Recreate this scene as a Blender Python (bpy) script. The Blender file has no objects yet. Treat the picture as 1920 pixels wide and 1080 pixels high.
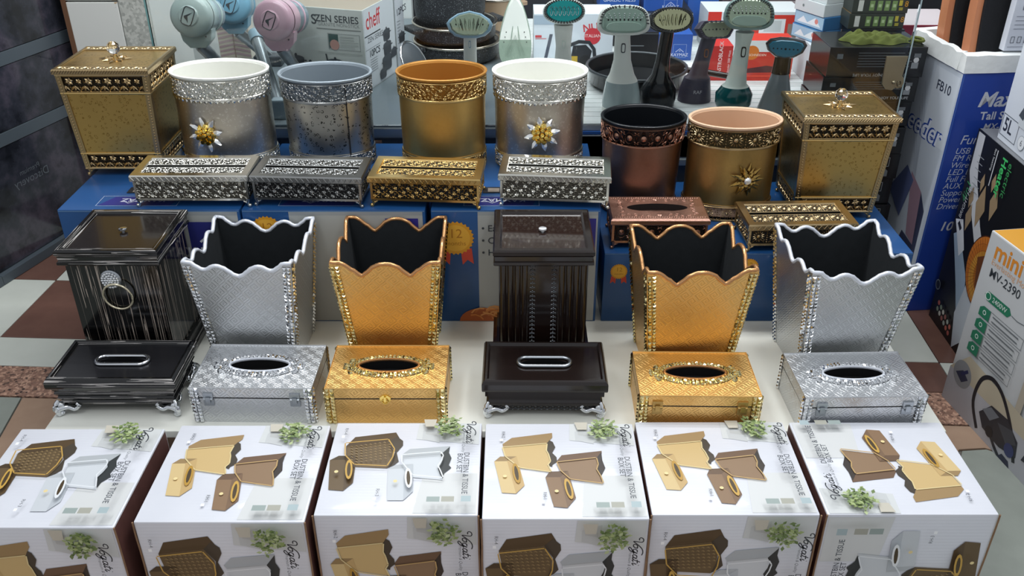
import bpy, bmesh, math, random
from mathutils import Vector, Matrix
R = math.radians
PI = math.pi
sc = bpy.context.scene
COL = sc.collection

# ------------------------------------------------------------------ camera, world, lights, exposure
cam = bpy.data.cameras.new('camera')
cam.sensor_width = 36.0
cam.lens = 36.0 * 1700.0 / 1920.0
cam.clip_start = 0.05
camo = bpy.data.objects.new('camera', cam)
camo.location = (0, 0, 1.30)
camo.rotation_euler = (R(60), 0, 0)
COL.objects.link(camo)
sc.camera = camo

w = bpy.data.worlds.new('mall_light')
sc.world = w
w.use_nodes = True
w.node_tree.nodes['Background'].inputs[0].default_value = (0.90, 0.94, 1.0, 1)
w.node_tree.nodes['Background'].inputs[1].default_value = 0.52

def area(name, loc, rot, sx, sy, power, col=(1, 1, 1)):
    l = bpy.data.lights.new(name, 'AREA')
    l.shape = 'RECTANGLE'; l.size = sx; l.size_y = sy; l.energy = power; l.color = col
    o = bpy.data.objects.new(name, l); o.location = loc; o.rotation_euler = rot
    COL.objects.link(o)
    return o
# fluorescent panels on the ceiling of the arcade and in the shop
area('ceiling_light', (-0.9, 0.9, 2.75), (0, 0, 0), 0.35, 1.6, 13, (0.93, 0.97, 1))
area('ceiling_light', (0.9, 0.9, 2.75), (0, 0, 0), 0.35, 1.6, 13, (0.93, 0.97, 1))
area('ceiling_light', (0.0, 2.3, 2.75), (0, 0, 0), 1.8, 0.3, 19, (0.95, 0.98, 1))
area('shop_light', (0.3, 3.0, 1.9), (R(8), 0, 0), 1.8, 0.3, 16, (0.95, 0.98, 1))
area('showcase_light', (0.0, 2.02, 1.55), (R(22), 0, 0), 1.7, 0.06, 10, (0.97, 0.99, 1))
sc.view_settings.view_transform = 'Standard'
sc.view_settings.look = 'None'
sc.view_settings.gamma = 1.0
sc.view_settings.use_curve_mapping = False
sc.view_settings.exposure = 0.22

# ------------------------------------------------------------------ materials
def lin(h):
    if isinstance(h, tuple): return h
    h = h.lstrip('#')
    out = []
    for i in (0, 2, 4):
        c = int(h[i:i + 2], 16) / 255
        out.append(c / 12.92 if c <= 0.04045 else ((c + 0.055) / 1.055) ** 2.4)
    return tuple(out)
MATS = {}
def mat(name, col, rough=0.5, metal=0.0, coat=0.0, trans=0.0, ior=1.45, fn=None, emit=0, spec=None):
    if name in MATS: return MATS[name]
    m = bpy.data.materials.new(name); m.use_nodes = True
    nt = m.node_tree; b = nt.nodes['Principled BSDF']
    b.inputs['Base Color'].default_value = (*lin(col), 1)
    b.inputs['Roughness'].default_value = rough
    b.inputs['Metallic'].default_value = metal
    b.inputs['IOR'].default_value = ior
    b.inputs['Coat Weight'].default_value = coat
    b.inputs['Coat Roughness'].default_value = 0.08
    b.inputs['Transmission Weight'].default_value = trans
    if spec is not None: b.inputs['Specular IOR Level'].default_value = spec
    if fn: fn(NT(nt, b))
    MATS[name] = m
    return m
class NT:
    def __init__(s, nt, b): s.nt = nt; s.b = b
    def n(s, t, **kw):
        x = s.nt.nodes.new(t)
        for k, v in kw.items(): setattr(x, k, v)
        return x
    def l(s, a, b): s.nt.links.new(a, b)
    def math(s, op, a, b=None, c=None):
        x = s.n('ShaderNodeMath', operation=op)
        for i, v in enumerate((a, b, c)):
            if v is None: continue
            if isinstance(v, (int, float)): x.inputs[i].default_value = v
            else: s.l(v, x.inputs[i])
        return x.outputs[0]
    def coord(s, kind='Object', scale=(1, 1, 1)):
        t = s.n('ShaderNodeTexCoord'); m = s.n('ShaderNodeMapping')
        m.inputs['Scale'].default_value = scale
        s.l(t.outputs[kind], m.inputs[0])
        return m.outputs[0]
    def noise(s, vec, scale, detail=3, rough=0.5):
        x = s.n('ShaderNodeTexNoise'); x.inputs['Scale'].default_value = scale
        x.inputs['Detail'].default_value = detail; x.inputs['Roughness'].default_value = rough
        s.l(vec, x.inputs['Vector']); return x.outputs[0]
    def vor(s, vec, scale, feature='F1'):
        x = s.n('ShaderNodeTexVoronoi', feature=feature); x.inputs['Scale'].default_value = scale
        s.l(vec, x.inputs['Vector']); return x
    def ramp(s, fac, stops):
        x = s.n('ShaderNodeValToRGB')
        e = x.color_ramp.elements
        while len(e) < len(stops): e.new(0.5)
        for i, (p, c) in enumerate(stops):
            e[i].position = p; e[i].color = (*lin(c), 1)
        s.l(fac, x.inputs[0]); return x.outputs[0]
    def mix(s, fac, a, b):
        x = s.n('ShaderNodeMix', data_type='RGBA')
        for sock, v in ((x.inputs[0], fac), (x.inputs[6], a), (x.inputs[7], b)):
            if isinstance(v, (int, float)): sock.default_value = v
            elif isinstance(v, (str, tuple)): sock.default_value = (*lin(v), 1)
            else: s.l(v, sock)
        return x.outputs[2]
    def color(s, c): s.l(c, s.b.inputs['Base Color'])
    def bump(s, h, strength=0.3, dist=0.001):
        x = s.n('ShaderNodeBump'); x.inputs['Strength'].default_value = strength
        x.inputs['Distance'].default_value = dist
        s.l(h, x.inputs['Height']); s.l(x.outputs[0], s.b.inputs['Normal'])
    def rough(s, f, lo, hi):
        x = s.n('ShaderNodeMapRange'); x.inputs[3].default_value = lo; x.inputs[4].default_value = hi
        s.l(f, x.inputs[0]); s.l(x.outputs[0], s.b.inputs['Roughness'])

def key_fn(scale):                      # embossed fret of square spirals, laid diagonally in UV metres
    def f(t):
        uv = t.n('ShaderNodeTexCoord').outputs['UV']
        sx = t.n('ShaderNodeSeparateXYZ'); t.l(uv, sx.inputs[0])
        p = t.math('MULTIPLY', t.math('ADD', sx.outputs[0], sx.outputs[1]), scale)
        q = t.math('MULTIPLY', t.math('SUBTRACT', sx.outputs[0], sx.outputs[1]), scale)
        fx = t.math('SUBTRACT', t.math('FRACT', p), 0.5); fy = t.math('SUBTRACT', t.math('FRACT', q), 0.5)
        m = t.math('MAXIMUM', t.math('ABSOLUTE', fx), t.math('ABSOLUTE', fy))
        a = t.math('DIVIDE', t.math('ARCTAN2', fy, fx), 2 * PI)
        s = t.math('FRACT', t.math('ADD', t.math('MULTIPLY', m, 4.0), a))
        h = t.math('SMOOTH_MIN', t.math('MULTIPLY', t.math('PINGPONG', s, 0.5), 4.0), 1.0, 0.25)
        t.bump(h, 0.36, 0.0009)
        c = t.b.inputs['Base Color'].default_value[:3]
        t.color(t.mix(h, tuple(k * 0.88 for k in c), tuple(c)))
        n = t.noise(t.coord('Object'), 30, 2)
        t.rough(n, 0.33, 0.46)
    return f
def mottle_fn(c1, c2, scale=120, bump=0.25, r=(0.28, 0.5)):
    def f(t):
        v = t.coord('Object')
        n = t.noise(v, scale, 4, 0.65)
        n2 = t.noise(v, scale * 0.12, 3)
        t.color(t.mix(t.math('MULTIPLY', t.math('ADD', n, n2), 0.5), c1, c2))
        t.bump(n, bump, 0.001); t.rough(n2, *r)
    return f
def floret_fn(c1, c2, scale, bump=0.3):
    def f(t):
        v = t.coord('Object')
        vo = t.vor(v, scale)
        d = t.math('SUBTRACT', vo.outputs['Distance'], 0.26)
        ring = t.math('LESS_THAN', t.math('ABSOLUTE', d), 0.075)
        n = t.noise(v, 260, 2)
        ring = t.math('MULTIPLY', ring, t.math('GREATER_THAN', n, 0.47))
        t.color(t.mix(ring, c1, c2)); t.bump(ring, -bump, 0.001)
        t.rough(t.noise(v, 20, 2), 0.25, 0.42)
    return f
def stripes_fn(axis, base, line, freq=150, thr=0.66):        # dark veneer with thin pale wandering lines, UV metres
    def f(t):
        uv = t.n('ShaderNodeTexCoord').outputs['UV']
        mp = t.n('ShaderNodeMapping')
        mp.inputs['Scale'].default_value = (1, 0.014, 1) if axis == 'v' else (0.016, 1, 1)
        t.l(uv, mp.inputs[0])
        n = t.noise(mp.outputs[0], freq, 2, 0.45)
        n2 = t.noise(mp.outputs[0], freq * 0.35, 2, 0.45)
        s = t.math('FRACT', t.math('MULTIPLY', t.math('ADD', n, n2), 5.0))
        m = t.math('MULTIPLY', t.math('GREATER_THAN', s, 0.86), t.math('GREATER_THAN', n2, thr - 0.22))
        t.color(t.mix(m, base, line)); t.bump(m, 0.25, 0.0006)
    return f
def wood_fn(c1, c2):
    def f(t):
        v = t.coord('Object', (6, 60, 6))
        n = t.noise(v, 5, 4, 0.6)
        t.color(t.mix(n, c1, c2)); t.bump(n, 0.08, 0.001)
    return f
def speckle_fn(cols, scale):
    def f(t):
        v = t.coord('Object')
        n = t.vor(v, scale).outputs['Color']
        sx = t.n('ShaderNodeSeparateXYZ'); t.l(n, sx.inputs[0])
        t.color(t.ramp(sx.outputs[0], cols))
    return f
def tone_fn(c1, c2, scale=9, bump=0.0):  # noise blend of two surface tones
    def f(t):
        v = t.coord('Object')
        n = t.noise(v, scale, 4, 0.6)
        t.color(t.mix(n, c1, c2))
        if bump: t.bump(n, bump, 0.002)
    return f
def flute_fn(c1, c2, freq):
    def f(t):
        uv = t.n('ShaderNodeTexCoord').outputs['UV']
        sx = t.n('ShaderNodeSeparateXYZ'); t.l(uv, sx.inputs[0])
        s = t.math('SINE', t.math('MULTIPLY', sx.outputs[1], freq))
        n = t.noise(t.coord('Object'), 14, 3)
        t.color(t.mix(n, c1, c2)); t.bump(s, 0.10, 0.0004)
    return f

carton_white = mat('carton_white', '#e9ebf0', 0.30, fn=flute_fn('#e2e3e9', '#d6d8e0', 900), coat=0.25)
carton_maroon = mat('carton_maroon', '#5a3a36', 0.6, fn=tone_fn('#6a4640', '#4a2f2c', 30))
kraft = mat('kraft', '#8d6f55', 0.8, fn=tone_fn('#9a7b60', '#75583f', 40))
board_white = mat('board_white', '#e4e5dc', 0.35, fn=tone_fn('#e9e9e2', '#dcdcd0', 4))
silver_key = mat('silver_key', '#d6d8da', 0.28, 1.0, fn=key_fn(36))
gold_key = mat('gold_key', '#f0c47c', 0.32, 1.0, fn=key_fn(36))
felt = mat('felt', '#15181a', 0.95, fn=tone_fn('#14181b', '#202427', 60, 0.2))
silver_trim = mat('silver_trim', '#e6eaf2', 0.25, 0.35)
copper_trim = mat('copper_trim', '#cf9a68', 0.25, 0.75)
gem_silver = mat('gem_silver', '#e6e8ea', 0.12, 1.0)
gem_gold = mat('gem_gold', '#e6d49a', 0.12, 1.0)
black_v = mat('black_veneer_upright', '#0a0a0b', 0.16, fn=stripes_fn('v', '#070708', '#a99c90'), coat=0.5)
black_h = mat('black_veneer_level', '#0a0a0b', 0.16, fn=stripes_fn('h', '#070708', '#b9b4b0', 170), coat=0.5)
black_wood = mat('black_wood', '#111114', 0.3, fn=wood_fn('#0c0c0f', '#1b1b1f'), coat=0.2)
black_panel = mat('black_panel', '#151110', 0.22, fn=tone_fn('#171312', '#221c1a', 12), coat=0.4)
brown_wood = mat('brown_wood', '#1a100d', 0.22, fn=wood_fn('#120a08', '#1d110d'), coat=0.35)
chrome = mat('chrome', '#dfe2e6', 0.08, 1.0)
steel = mat('steel', '#a8adb2', 0.3, 1.0)
fil_silver = mat('filigree_silver', '#e2e0d6', 0.18, 1.0)
fil_pewter = mat('filigree_pewter', '#a3a4a2', 0.28, 1.0)
fil_gold = mat('filigree_gold', '#cdae72', 0.30, 1.0)
fil_bronze = mat('filigree_bronze', '#bda57c', 0.32, 1.0)
fil_copper = mat('filigree_copper', '#a9806c', 0.33, 1.0)
sh_silver = mat('shell_silver', '#cfc4b4', 0.15, 1.0, fn=floret_fn('#d2cabd', '#ebe6dc', 120, 0.15))
sh_pewter = mat('shell_pewter', '#b9b6aa', 0.3, 1.0, fn=floret_fn('#bdbab0', '#4c4a44', 95))
sh_gold = mat('shell_gold', '#b89c62', 0.34, 1.0, fn=mottle_fn('#bf9a54', '#dcb872', 90, 0.12, (.36, .48)))
sh_bronze = mat('shell_bronze', '#8f7338', 0.32, 1.0, fn=mottle_fn('#a18650', '#c8a668', 130, 0.25, (.34, .5)))
sh_copper = mat('shell_copper', '#7d5040', 0.32, 1.0, fn=mottle_fn('#856758', '#a98472', 160, 0.2))
pl_bronze = mat('panel_bronze', '#b08a44', 0.34, 1.0, fn=floret_fn('#cfac68', '#a88648', 110, 0.3))
pl_copper = mat('panel_copper', '#a8705c', 0.3, 1.0, fn=mottle_fn('#ad8272', '#c49c8a', 220, 0.8))
dark_in = mat('dark_inside', '#0b0b0e', 0.7)
ln_white = mat('liner_white', '#f0f1ea', 0.3)
ln_grey = mat('liner_grey', '#8f9aa2', 0.4, 0.25)
ln_gold = mat('liner_gold', '#b8813a', 0.35, 0.35)
ln_black = mat('liner_black', '#101317', 0.3)
ln_cream = mat('liner_cream', '#d9b596', 0.4)
crystal_leaf = mat('crystal_leaf', '#f2f4f4', 0.06, 0.45, trans=0.3)
crystal = mat('crystal', '#ffffff', 0.02, trans=1.0, ior=1.55)
gold_shiny = mat('gold_shiny', '#efcf74', 0.16, 1.0)
diamante = mat('diamante', '#f2f4f6', 0.1, 0.6)
def flat(name, c, rough=0.45): return mat(name, c, rough)
inks = {}
def ink(c, rough=0.4):
    k = 'ink_' + c.lstrip('#')
    return mat(k, c, rough)

# ------------------------------------------------------------------ mesh builder
FONT = {}
def text_mesh(s, shear=0.0, bold=0.0):
    k = (s, shear, bold)
    if k not in FONT:
        cu = bpy.data.curves.new('lettering', 'FONT')
        cu.body = s; cu.size = 1.0; cu.shear = shear; cu.offset = bold; cu.resolution_u = 3
        o = bpy.data.objects.new('lettering', cu)
        me = bpy.data.meshes.new_from_object(o)
        vs = [v.co.copy() for v in me.vertices]; fs = [tuple(p.vertices) for p in me.polygons]
        wd = max([v.x for v in vs], default=0)
        FONT[k] = (vs, fs, wd)
        bpy.data.objects.remove(o); bpy.data.curves.remove(cu); bpy.data.meshes.remove(me)
    return FONT[k]

class MB:
    def __init__(s): s.v = []; s.f = []; s.mi = []; s.uv = []; s.mats = []
    def m(s, material):
        if material not in s.mats: s.mats.append(material)
        return s.mats.index(material)
    def add(s, verts, faces, material, M=None, uvs=None):
        o = len(s.v); k = s.m(material)
        for p in verts:
            p = Vector(p)
            s.v.append(M @ p if M else p)
        for i, f in enumerate(faces):
            s.f.append([o + j for j in f]); s.mi.append(k)
            s.uv.append(uvs[i] if uvs else None)
        return s
    def box(s, c, size, material, M=None, fm=None, taper=(1, 1)):
        """c = centre of the base; faces in order -y +x +y -x top bottom; fm overrides the material of some faces"""
        x, y, z = c; w, d, h = size[0] / 2, size[1] / 2, size[2]
        tx, ty = taper
        V = [(x - w, y - d, z), (x + w, y - d, z), (x + w, y + d, z), (x - w, y + d, z),
             (x - w * tx, y - d * ty, z + h), (x + w * tx, y - d * ty, z + h), (x + w * tx, y + d * ty, z + h), (x - w * tx, y + d * ty, z + h)]
        F = [(0, 1, 5, 4), (1, 2, 6, 5), (2, 3, 7, 6), (3, 0, 4, 7), (4, 5, 6, 7), (3, 2, 1, 0)]
        for i, f in enumerate(F):
            a, b = (2 * w, h) if i in (0, 2) else ((2 * d, h) if i in (1, 3) else (2 * w, 2 * d))
            mm = fm[i] if fm and i in fm else material
            s.add([V[j] for j in f], [(0, 1, 2, 3)], mm, M, [[(0, 0), (a, 0), (a, b), (0, b)]])
        return s
    def rings(s, rings, material, M=None, cap0=True, cap1=True, closed=True):
        n = len(rings[0]); V = [p for r in rings for p in r]; F = []
        for i in range(len(rings) - 1):
            for j in range(n if closed else n - 1):
                k = (j + 1) % n
                F.append((i * n + j, i * n + k, (i + 1) * n + k, (i + 1) * n + j))
        if cap0: F.append(tuple(range(n - 1, -1, -1)))
        if cap1: F.append(tuple(range((len(rings) - 1) * n, len(rings) * n)))
        return s.add(V, F, material, M)
    def lathe(s, prof, material, n=32, sx=1, sy=1, M=None, cap0=False, cap1=False):
        rs = [[(r * sx * math.cos(2 * PI * j / n), r * sy * math.sin(2 * PI * j / n), z) for j in range(n)] for r, z in prof]
        return s.rings(rs, material, M, cap0, cap1)
    def oval(s, prof, rx, ry, material, n=56, M=None, cap0=False, cap1=False):
        """prof = (offset outward from the oval, z, scale)"""
        rs = [[((rx * k + o) * math.cos(2 * PI * j / n), (ry * k + o) * math.sin(2 * PI * j / n), z) for j in range(n)] for o, z, k in prof]
        return s.rings(rs, material, M, cap0, cap1)
    def rect(s, prof, wd, dp, material, M=None, cap0=True, cap1=True):
        """stack of rectangles; prof = (inset, z); UV in metres"""
        rs = []
        for ins, z in prof:
            a, b = wd / 2 - ins, dp / 2 - ins
            rs.append([(-a, -b, z), (a, -b, z), (a, b, z), (-a, b, z)])
        acc = 0
        for i in range(len(rs) - 1):
            p, q = prof[i], prof[i + 1]
            st = math.hypot(p[0] - q[0], p[1] - q[1])
            for j in range(4):
                k = (j + 1) % 4
                W = wd if j in (0, 2) else dp
                s.add([rs[i][j], rs[i][k], rs[i + 1][k], rs[i + 1][j]], [(0, 1, 2, 3)], material, M,
                      [[(p[0] + j, acc), (W - p[0] + j, acc), (W - q[0] + j, acc + st), (q[0] + j, acc + st)]])
            acc += st
        if cap0: s.add(rs[0], [(3, 2, 1, 0)], material, M, [[(0, 0), (wd, 0), (wd, dp), (0, dp)]])
        if cap1: s.add(rs[-1], [(0, 1, 2, 3)], material, M, [[(0, 0), (wd, 0), (wd, dp), (0, dp)]])
        return s
    def tube(s, pts, r, material, n=8, closed=False, M=None, sy=1.0):
        pts = [Vector(p) for p in pts]; rs = []
        N = len(pts)
        up0 = Vector((0, 0, 1))
        for i, p in enumerate(pts):
            a = pts[(i - 1) % N] if closed or i > 0 else p
            b = pts[(i + 1) % N] if closed or i < N - 1 else p
            t = (b - a)
            t = t.normalized() if t.length > 1e-9 else Vector((0, 0, 1))
            u = up0 if abs(t.dot(up0)) < 0.95 else Vector((0, 1, 0))
            x = t.cross(u).normalized(); y = x.cross(t).normalized()
            rr = r[i] if isinstance(r, (list, tuple)) else r
            rs.append([p + x * rr * math.cos(2 * PI * k / n) + y * rr * sy * math.sin(2 * PI * k / n) for k in range(n)])
        if closed: rs.append(rs[0])
        return s.rings(rs, material, M, not closed, not closed)
    def ball(s, c, r, material, n=10, m=6, M=None, sc3=(1, 1, 1)):
        rs = []
        for i in range(1, m):
            a = PI * i / m
            rs.append([(c[0] + r * sc3[0] * math.sin(a) * math.cos(2 * PI * j / n), c[1] + r * sc3[1] * math.sin(a) * math.sin(2 * PI * j / n), c[2] - r * sc3[2] * math.cos(a)) for j in range(n)])
        return s.rings(rs, material, M)
    def prism(s, poly, h, material, M=None, side=None):
        n = len(poly)
        V = [(x, y, 0) for x, y in poly] + [(x, y, h) for x, y in poly]
        s.add(V, [tuple(range(n - 1, -1, -1)), tuple(range(n, 2 * n))], material, M)
        s.add(V, [(i, (i + 1) % n, n + (i + 1) % n, n + i) for i in range(n)], side or material, M)
        return s
    def gem(s, p, nrm, up, size, material):
        q = math.sin(p[0] * 9173 + p[1] * 7919 + p[2] * 6271)
        n = Vector(nrm).normalized(); n = (n + Vector((.16 * q, .12 * math.sin(40 * q), .16 * math.cos(60 * q)))).normalized(); u = Vector(up); u = (u - n * u.dot(n)).normalized(); r = u.cross(n)
        p = Vector(p); h = size / 2; t = size * 0.22
        V = [p + r * a * h + u * b * h for a, b in ((-1, -1), (1, -1), (1, 1), (-1, 1))]
        V += [p + n * size * 0.42 + r * a * t + u * b * t for a, b in ((-1, -1), (1, -1), (1, 1), (-1, 1))]
        return s.add(V, [(0, 1, 5, 4), (1, 2, 6, 5), (2, 3, 7, 6), (3, 0, 4, 7), (4, 5, 6, 7)], material)
    def text(s, body, M, size, material, align='l', shear=0.0, bold=0.0, sx=1.0):
        vs, fs, wd = text_mesh(body, shear, bold)
        off = {'l': 0, 'c': -wd / 2, 'r': -wd}[align]
        return s.add([((v.x + off) * size * sx, v.y * size, 0) for v in vs], fs, material, M)
    def build(s, name, parent=None, smooth=None, bevel=0, kind=None, label=None):
        me = bpy.data.meshes.new(name)
        me.from_pydata([tuple(v) for v in s.v], [], s.f)
        for m_ in s.mats: me.materials.append(m_)
        me.polygons.foreach_set('material_index', s.mi)
        if any(u is not None for u in s.uv):
            L = me.uv_layers.new(name='UVMap').data
            k = 0
            for f, u in zip(s.f, s.uv):
                for j in range(len(f)):
                    if u is not None: L[k].uv = u[j]
                    k += 1
        if bevel:
            bm = bmesh.new(); bm.from_mesh(me)
            bmesh.ops.remove_doubles(bm, verts=bm.verts, dist=1e-6)
            es = [e for e in bm.edges if len(e.link_faces) == 2 and e.calc_face_angle(0) > 0.5]
            bmesh.ops.bevel(bm, geom=es, offset=bevel, segments=2, affect='EDGES', profile=0.6)
            bm.to_mesh(me); bm.free()
        if smooth is not None:
            me.polygons.foreach_set('use_smooth', [True] * len(me.polygons))
            me.set_sharp_from_angle(angle=R(smooth))
        me.update()
        o = bpy.data.objects.new(name, me)
        COL.objects.link(o)
        if parent: o.parent = parent
        if kind: o['kind'] = kind
        if label: o['label'] = label
        return o

def thing(name, label, cat, loc=(0, 0, 0), rot=0, group=None):
    o = bpy.data.objects.new(name, None); o.empty_display_size = 0.05
    o.location = loc; o.rotation_euler = (0, 0, R(rot)); COL.objects.link(o)
    o['label'] = label; o['category'] = cat
    if group: o['group'] = group
    return o
def tag(o, label, cat, group=None):
    o['label'] = label; o['category'] = cat
    if group: o['group'] = group
    return o
def struct(o): o['kind'] = 'structure'; return o
def frame(wd, dp, h, face):
    """matrix (a right, b up, n outward) in metres on one face of a box standing on its base centre"""
    if face == 'front': ex, ey, ez, o = (1, 0, 0), (0, 0, 1), (0, -1, 0), (-wd / 2, -dp / 2, 0)
    elif face == 'right': ex, ey, ez, o = (0, 1, 0), (0, 0, 1), (1, 0, 0), (wd / 2, -dp / 2, 0)
    elif face == 'left': ex, ey, ez, o = (0, -1, 0), (0, 0, 1), (-1, 0, 0), (-wd / 2, dp / 2, 0)
    else: ex, ey, ez, o = (1, 0, 0), (0, 1, 0), (0, 0, 1), (-wd / 2, -dp / 2, h)
    M = Matrix.Identity(4)
    for i in range(3): M[i][0], M[i][1], M[i][2], M[i][3] = ex[i], ey[i], ez[i], o[i]
    return M
class Face:
    """flat print on one face of a box, in fractions of its width and height"""
    EPS = 0.00035
    def __init__(s, mb, M, W, H): s.mb = mb; s.M = M; s.W = W; s.H = H; s.k = 1
    def z(s): s.k += 0.25; return s.EPS * s.k
    def poly(s, pts, c):
        z = s.z()
        p = [(a * s.W, b * s.H, z) for a, b in pts]
        ar = sum(p[i][0] * p[(i + 1) % len(p)][1] - p[(i + 1) % len(p)][0] * p[i][1] for i in range(len(p)))
        if ar < 0: p.reverse()
        s.mb.add(p, [tuple(range(len(p)))], ink(c) if isinstance(c, str) else c, s.M)
    def rect(s, a0, b0, a1, b1, c): s.poly([(a0, b0), (a1, b0), (a1, b1), (a0, b1)], c)
    def frame(s, a0, b0, a1, b1, t, c):
        ta, tb = t / s.W, t / s.H
        s.rect(a0, b0, a1, b0 + tb, c); s.rect(a0, b1 - tb, a1, b1, c); s.rect(a0, b0, a0 + ta, b1, c); s.rect(a1 - ta, b0, a1, b1, c)
    def disc(s, a, b, r, c, n=24, star=0, ry=None):
        z = s.z(); P = []
        N = n * 2 if star else n
        for i in range(N):
            rr = r * (1 - star * (i % 2)) if star else r
            P.append((a * s.W + rr * math.cos(2 * PI * i / N), b * s.H + (ry or rr) * math.sin(2 * PI * i / N) * (rr / r if ry else 1), z))
        s.mb.add(P, [tuple(range(N))], ink(c) if isinstance(c, str) else c, s.M)
    def text(s, body, a, b, size, c, align='l', rot=0, shear=0.0, bold=0.0, sx=1.0):
        T = s.M @ Matrix.Translation((a * s.W, b * s.H, s.z())) @ Matrix.Rotation(R(rot), 4, 'Z')
        s.mb.text(body, T, size, ink(c), align, shear, bold, sx)
    def lines(s, a0, b0, a1, n, pitch, th, c, rnd=None):
        for i in range(n):
            e = a1 - (rnd.random() * 0.25 * (a1 - a0) if rnd else 0)
            s.rect(a0, b0 - i * pitch, e, b0 - i * pitch + th, c)
    def ribbon(s, pts, wd, c, origin=(0, 0), scale=1.0, rot=0):
        """stroke through points given in metres"""
        z = s.z()
        T = s.M @ Matrix.Translation((origin[0] * s.W, origin[1] * s.H, z)) @ Matrix.Rotation(R(rot), 4, 'Z')
        P = [Vector((x * scale, y * scale, 0)) for x, y in pts]
        V = []; F = []
        for i, p in enumerate(P):
            t = (P[min(i + 1, len(P) - 1)] - P[max(i - 1, 0)])
            t = t.normalized() if t.length > 0 else Vector((1, 0, 0))
            nn = Vector((-t.y, t.x, 0)) * wd * scale / 2
            V += [p + nn, p - nn]
            if i: F.append((2 * i - 2, 2 * i - 1, 2 * i + 1, 2 * i))
        s.mb.add(V, F, ink(c), T)
def spline(P, n=5):
    out = []
    for i in range(len(P) - 1):
        p0, p1, p2, p3 = P[max(i - 1, 0)], P[i], P[i + 1], P[min(i + 2, len(P) - 1)]
        for k in range(n):
            t = k / n
            out.append(tuple(0.5 * ((2 * p1[j]) + (-p0[j] + p2[j]) * t + (2 * p0[j] - 5 * p1[j] + 4 * p2[j] - p3[j]) * t * t + (-p0[j] + 3 * p1[j] - 3 * p2[j] + p3[j]) * t ** 3) for j in range(len(p1))))
    out.append(P[-1])
    return out

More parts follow.
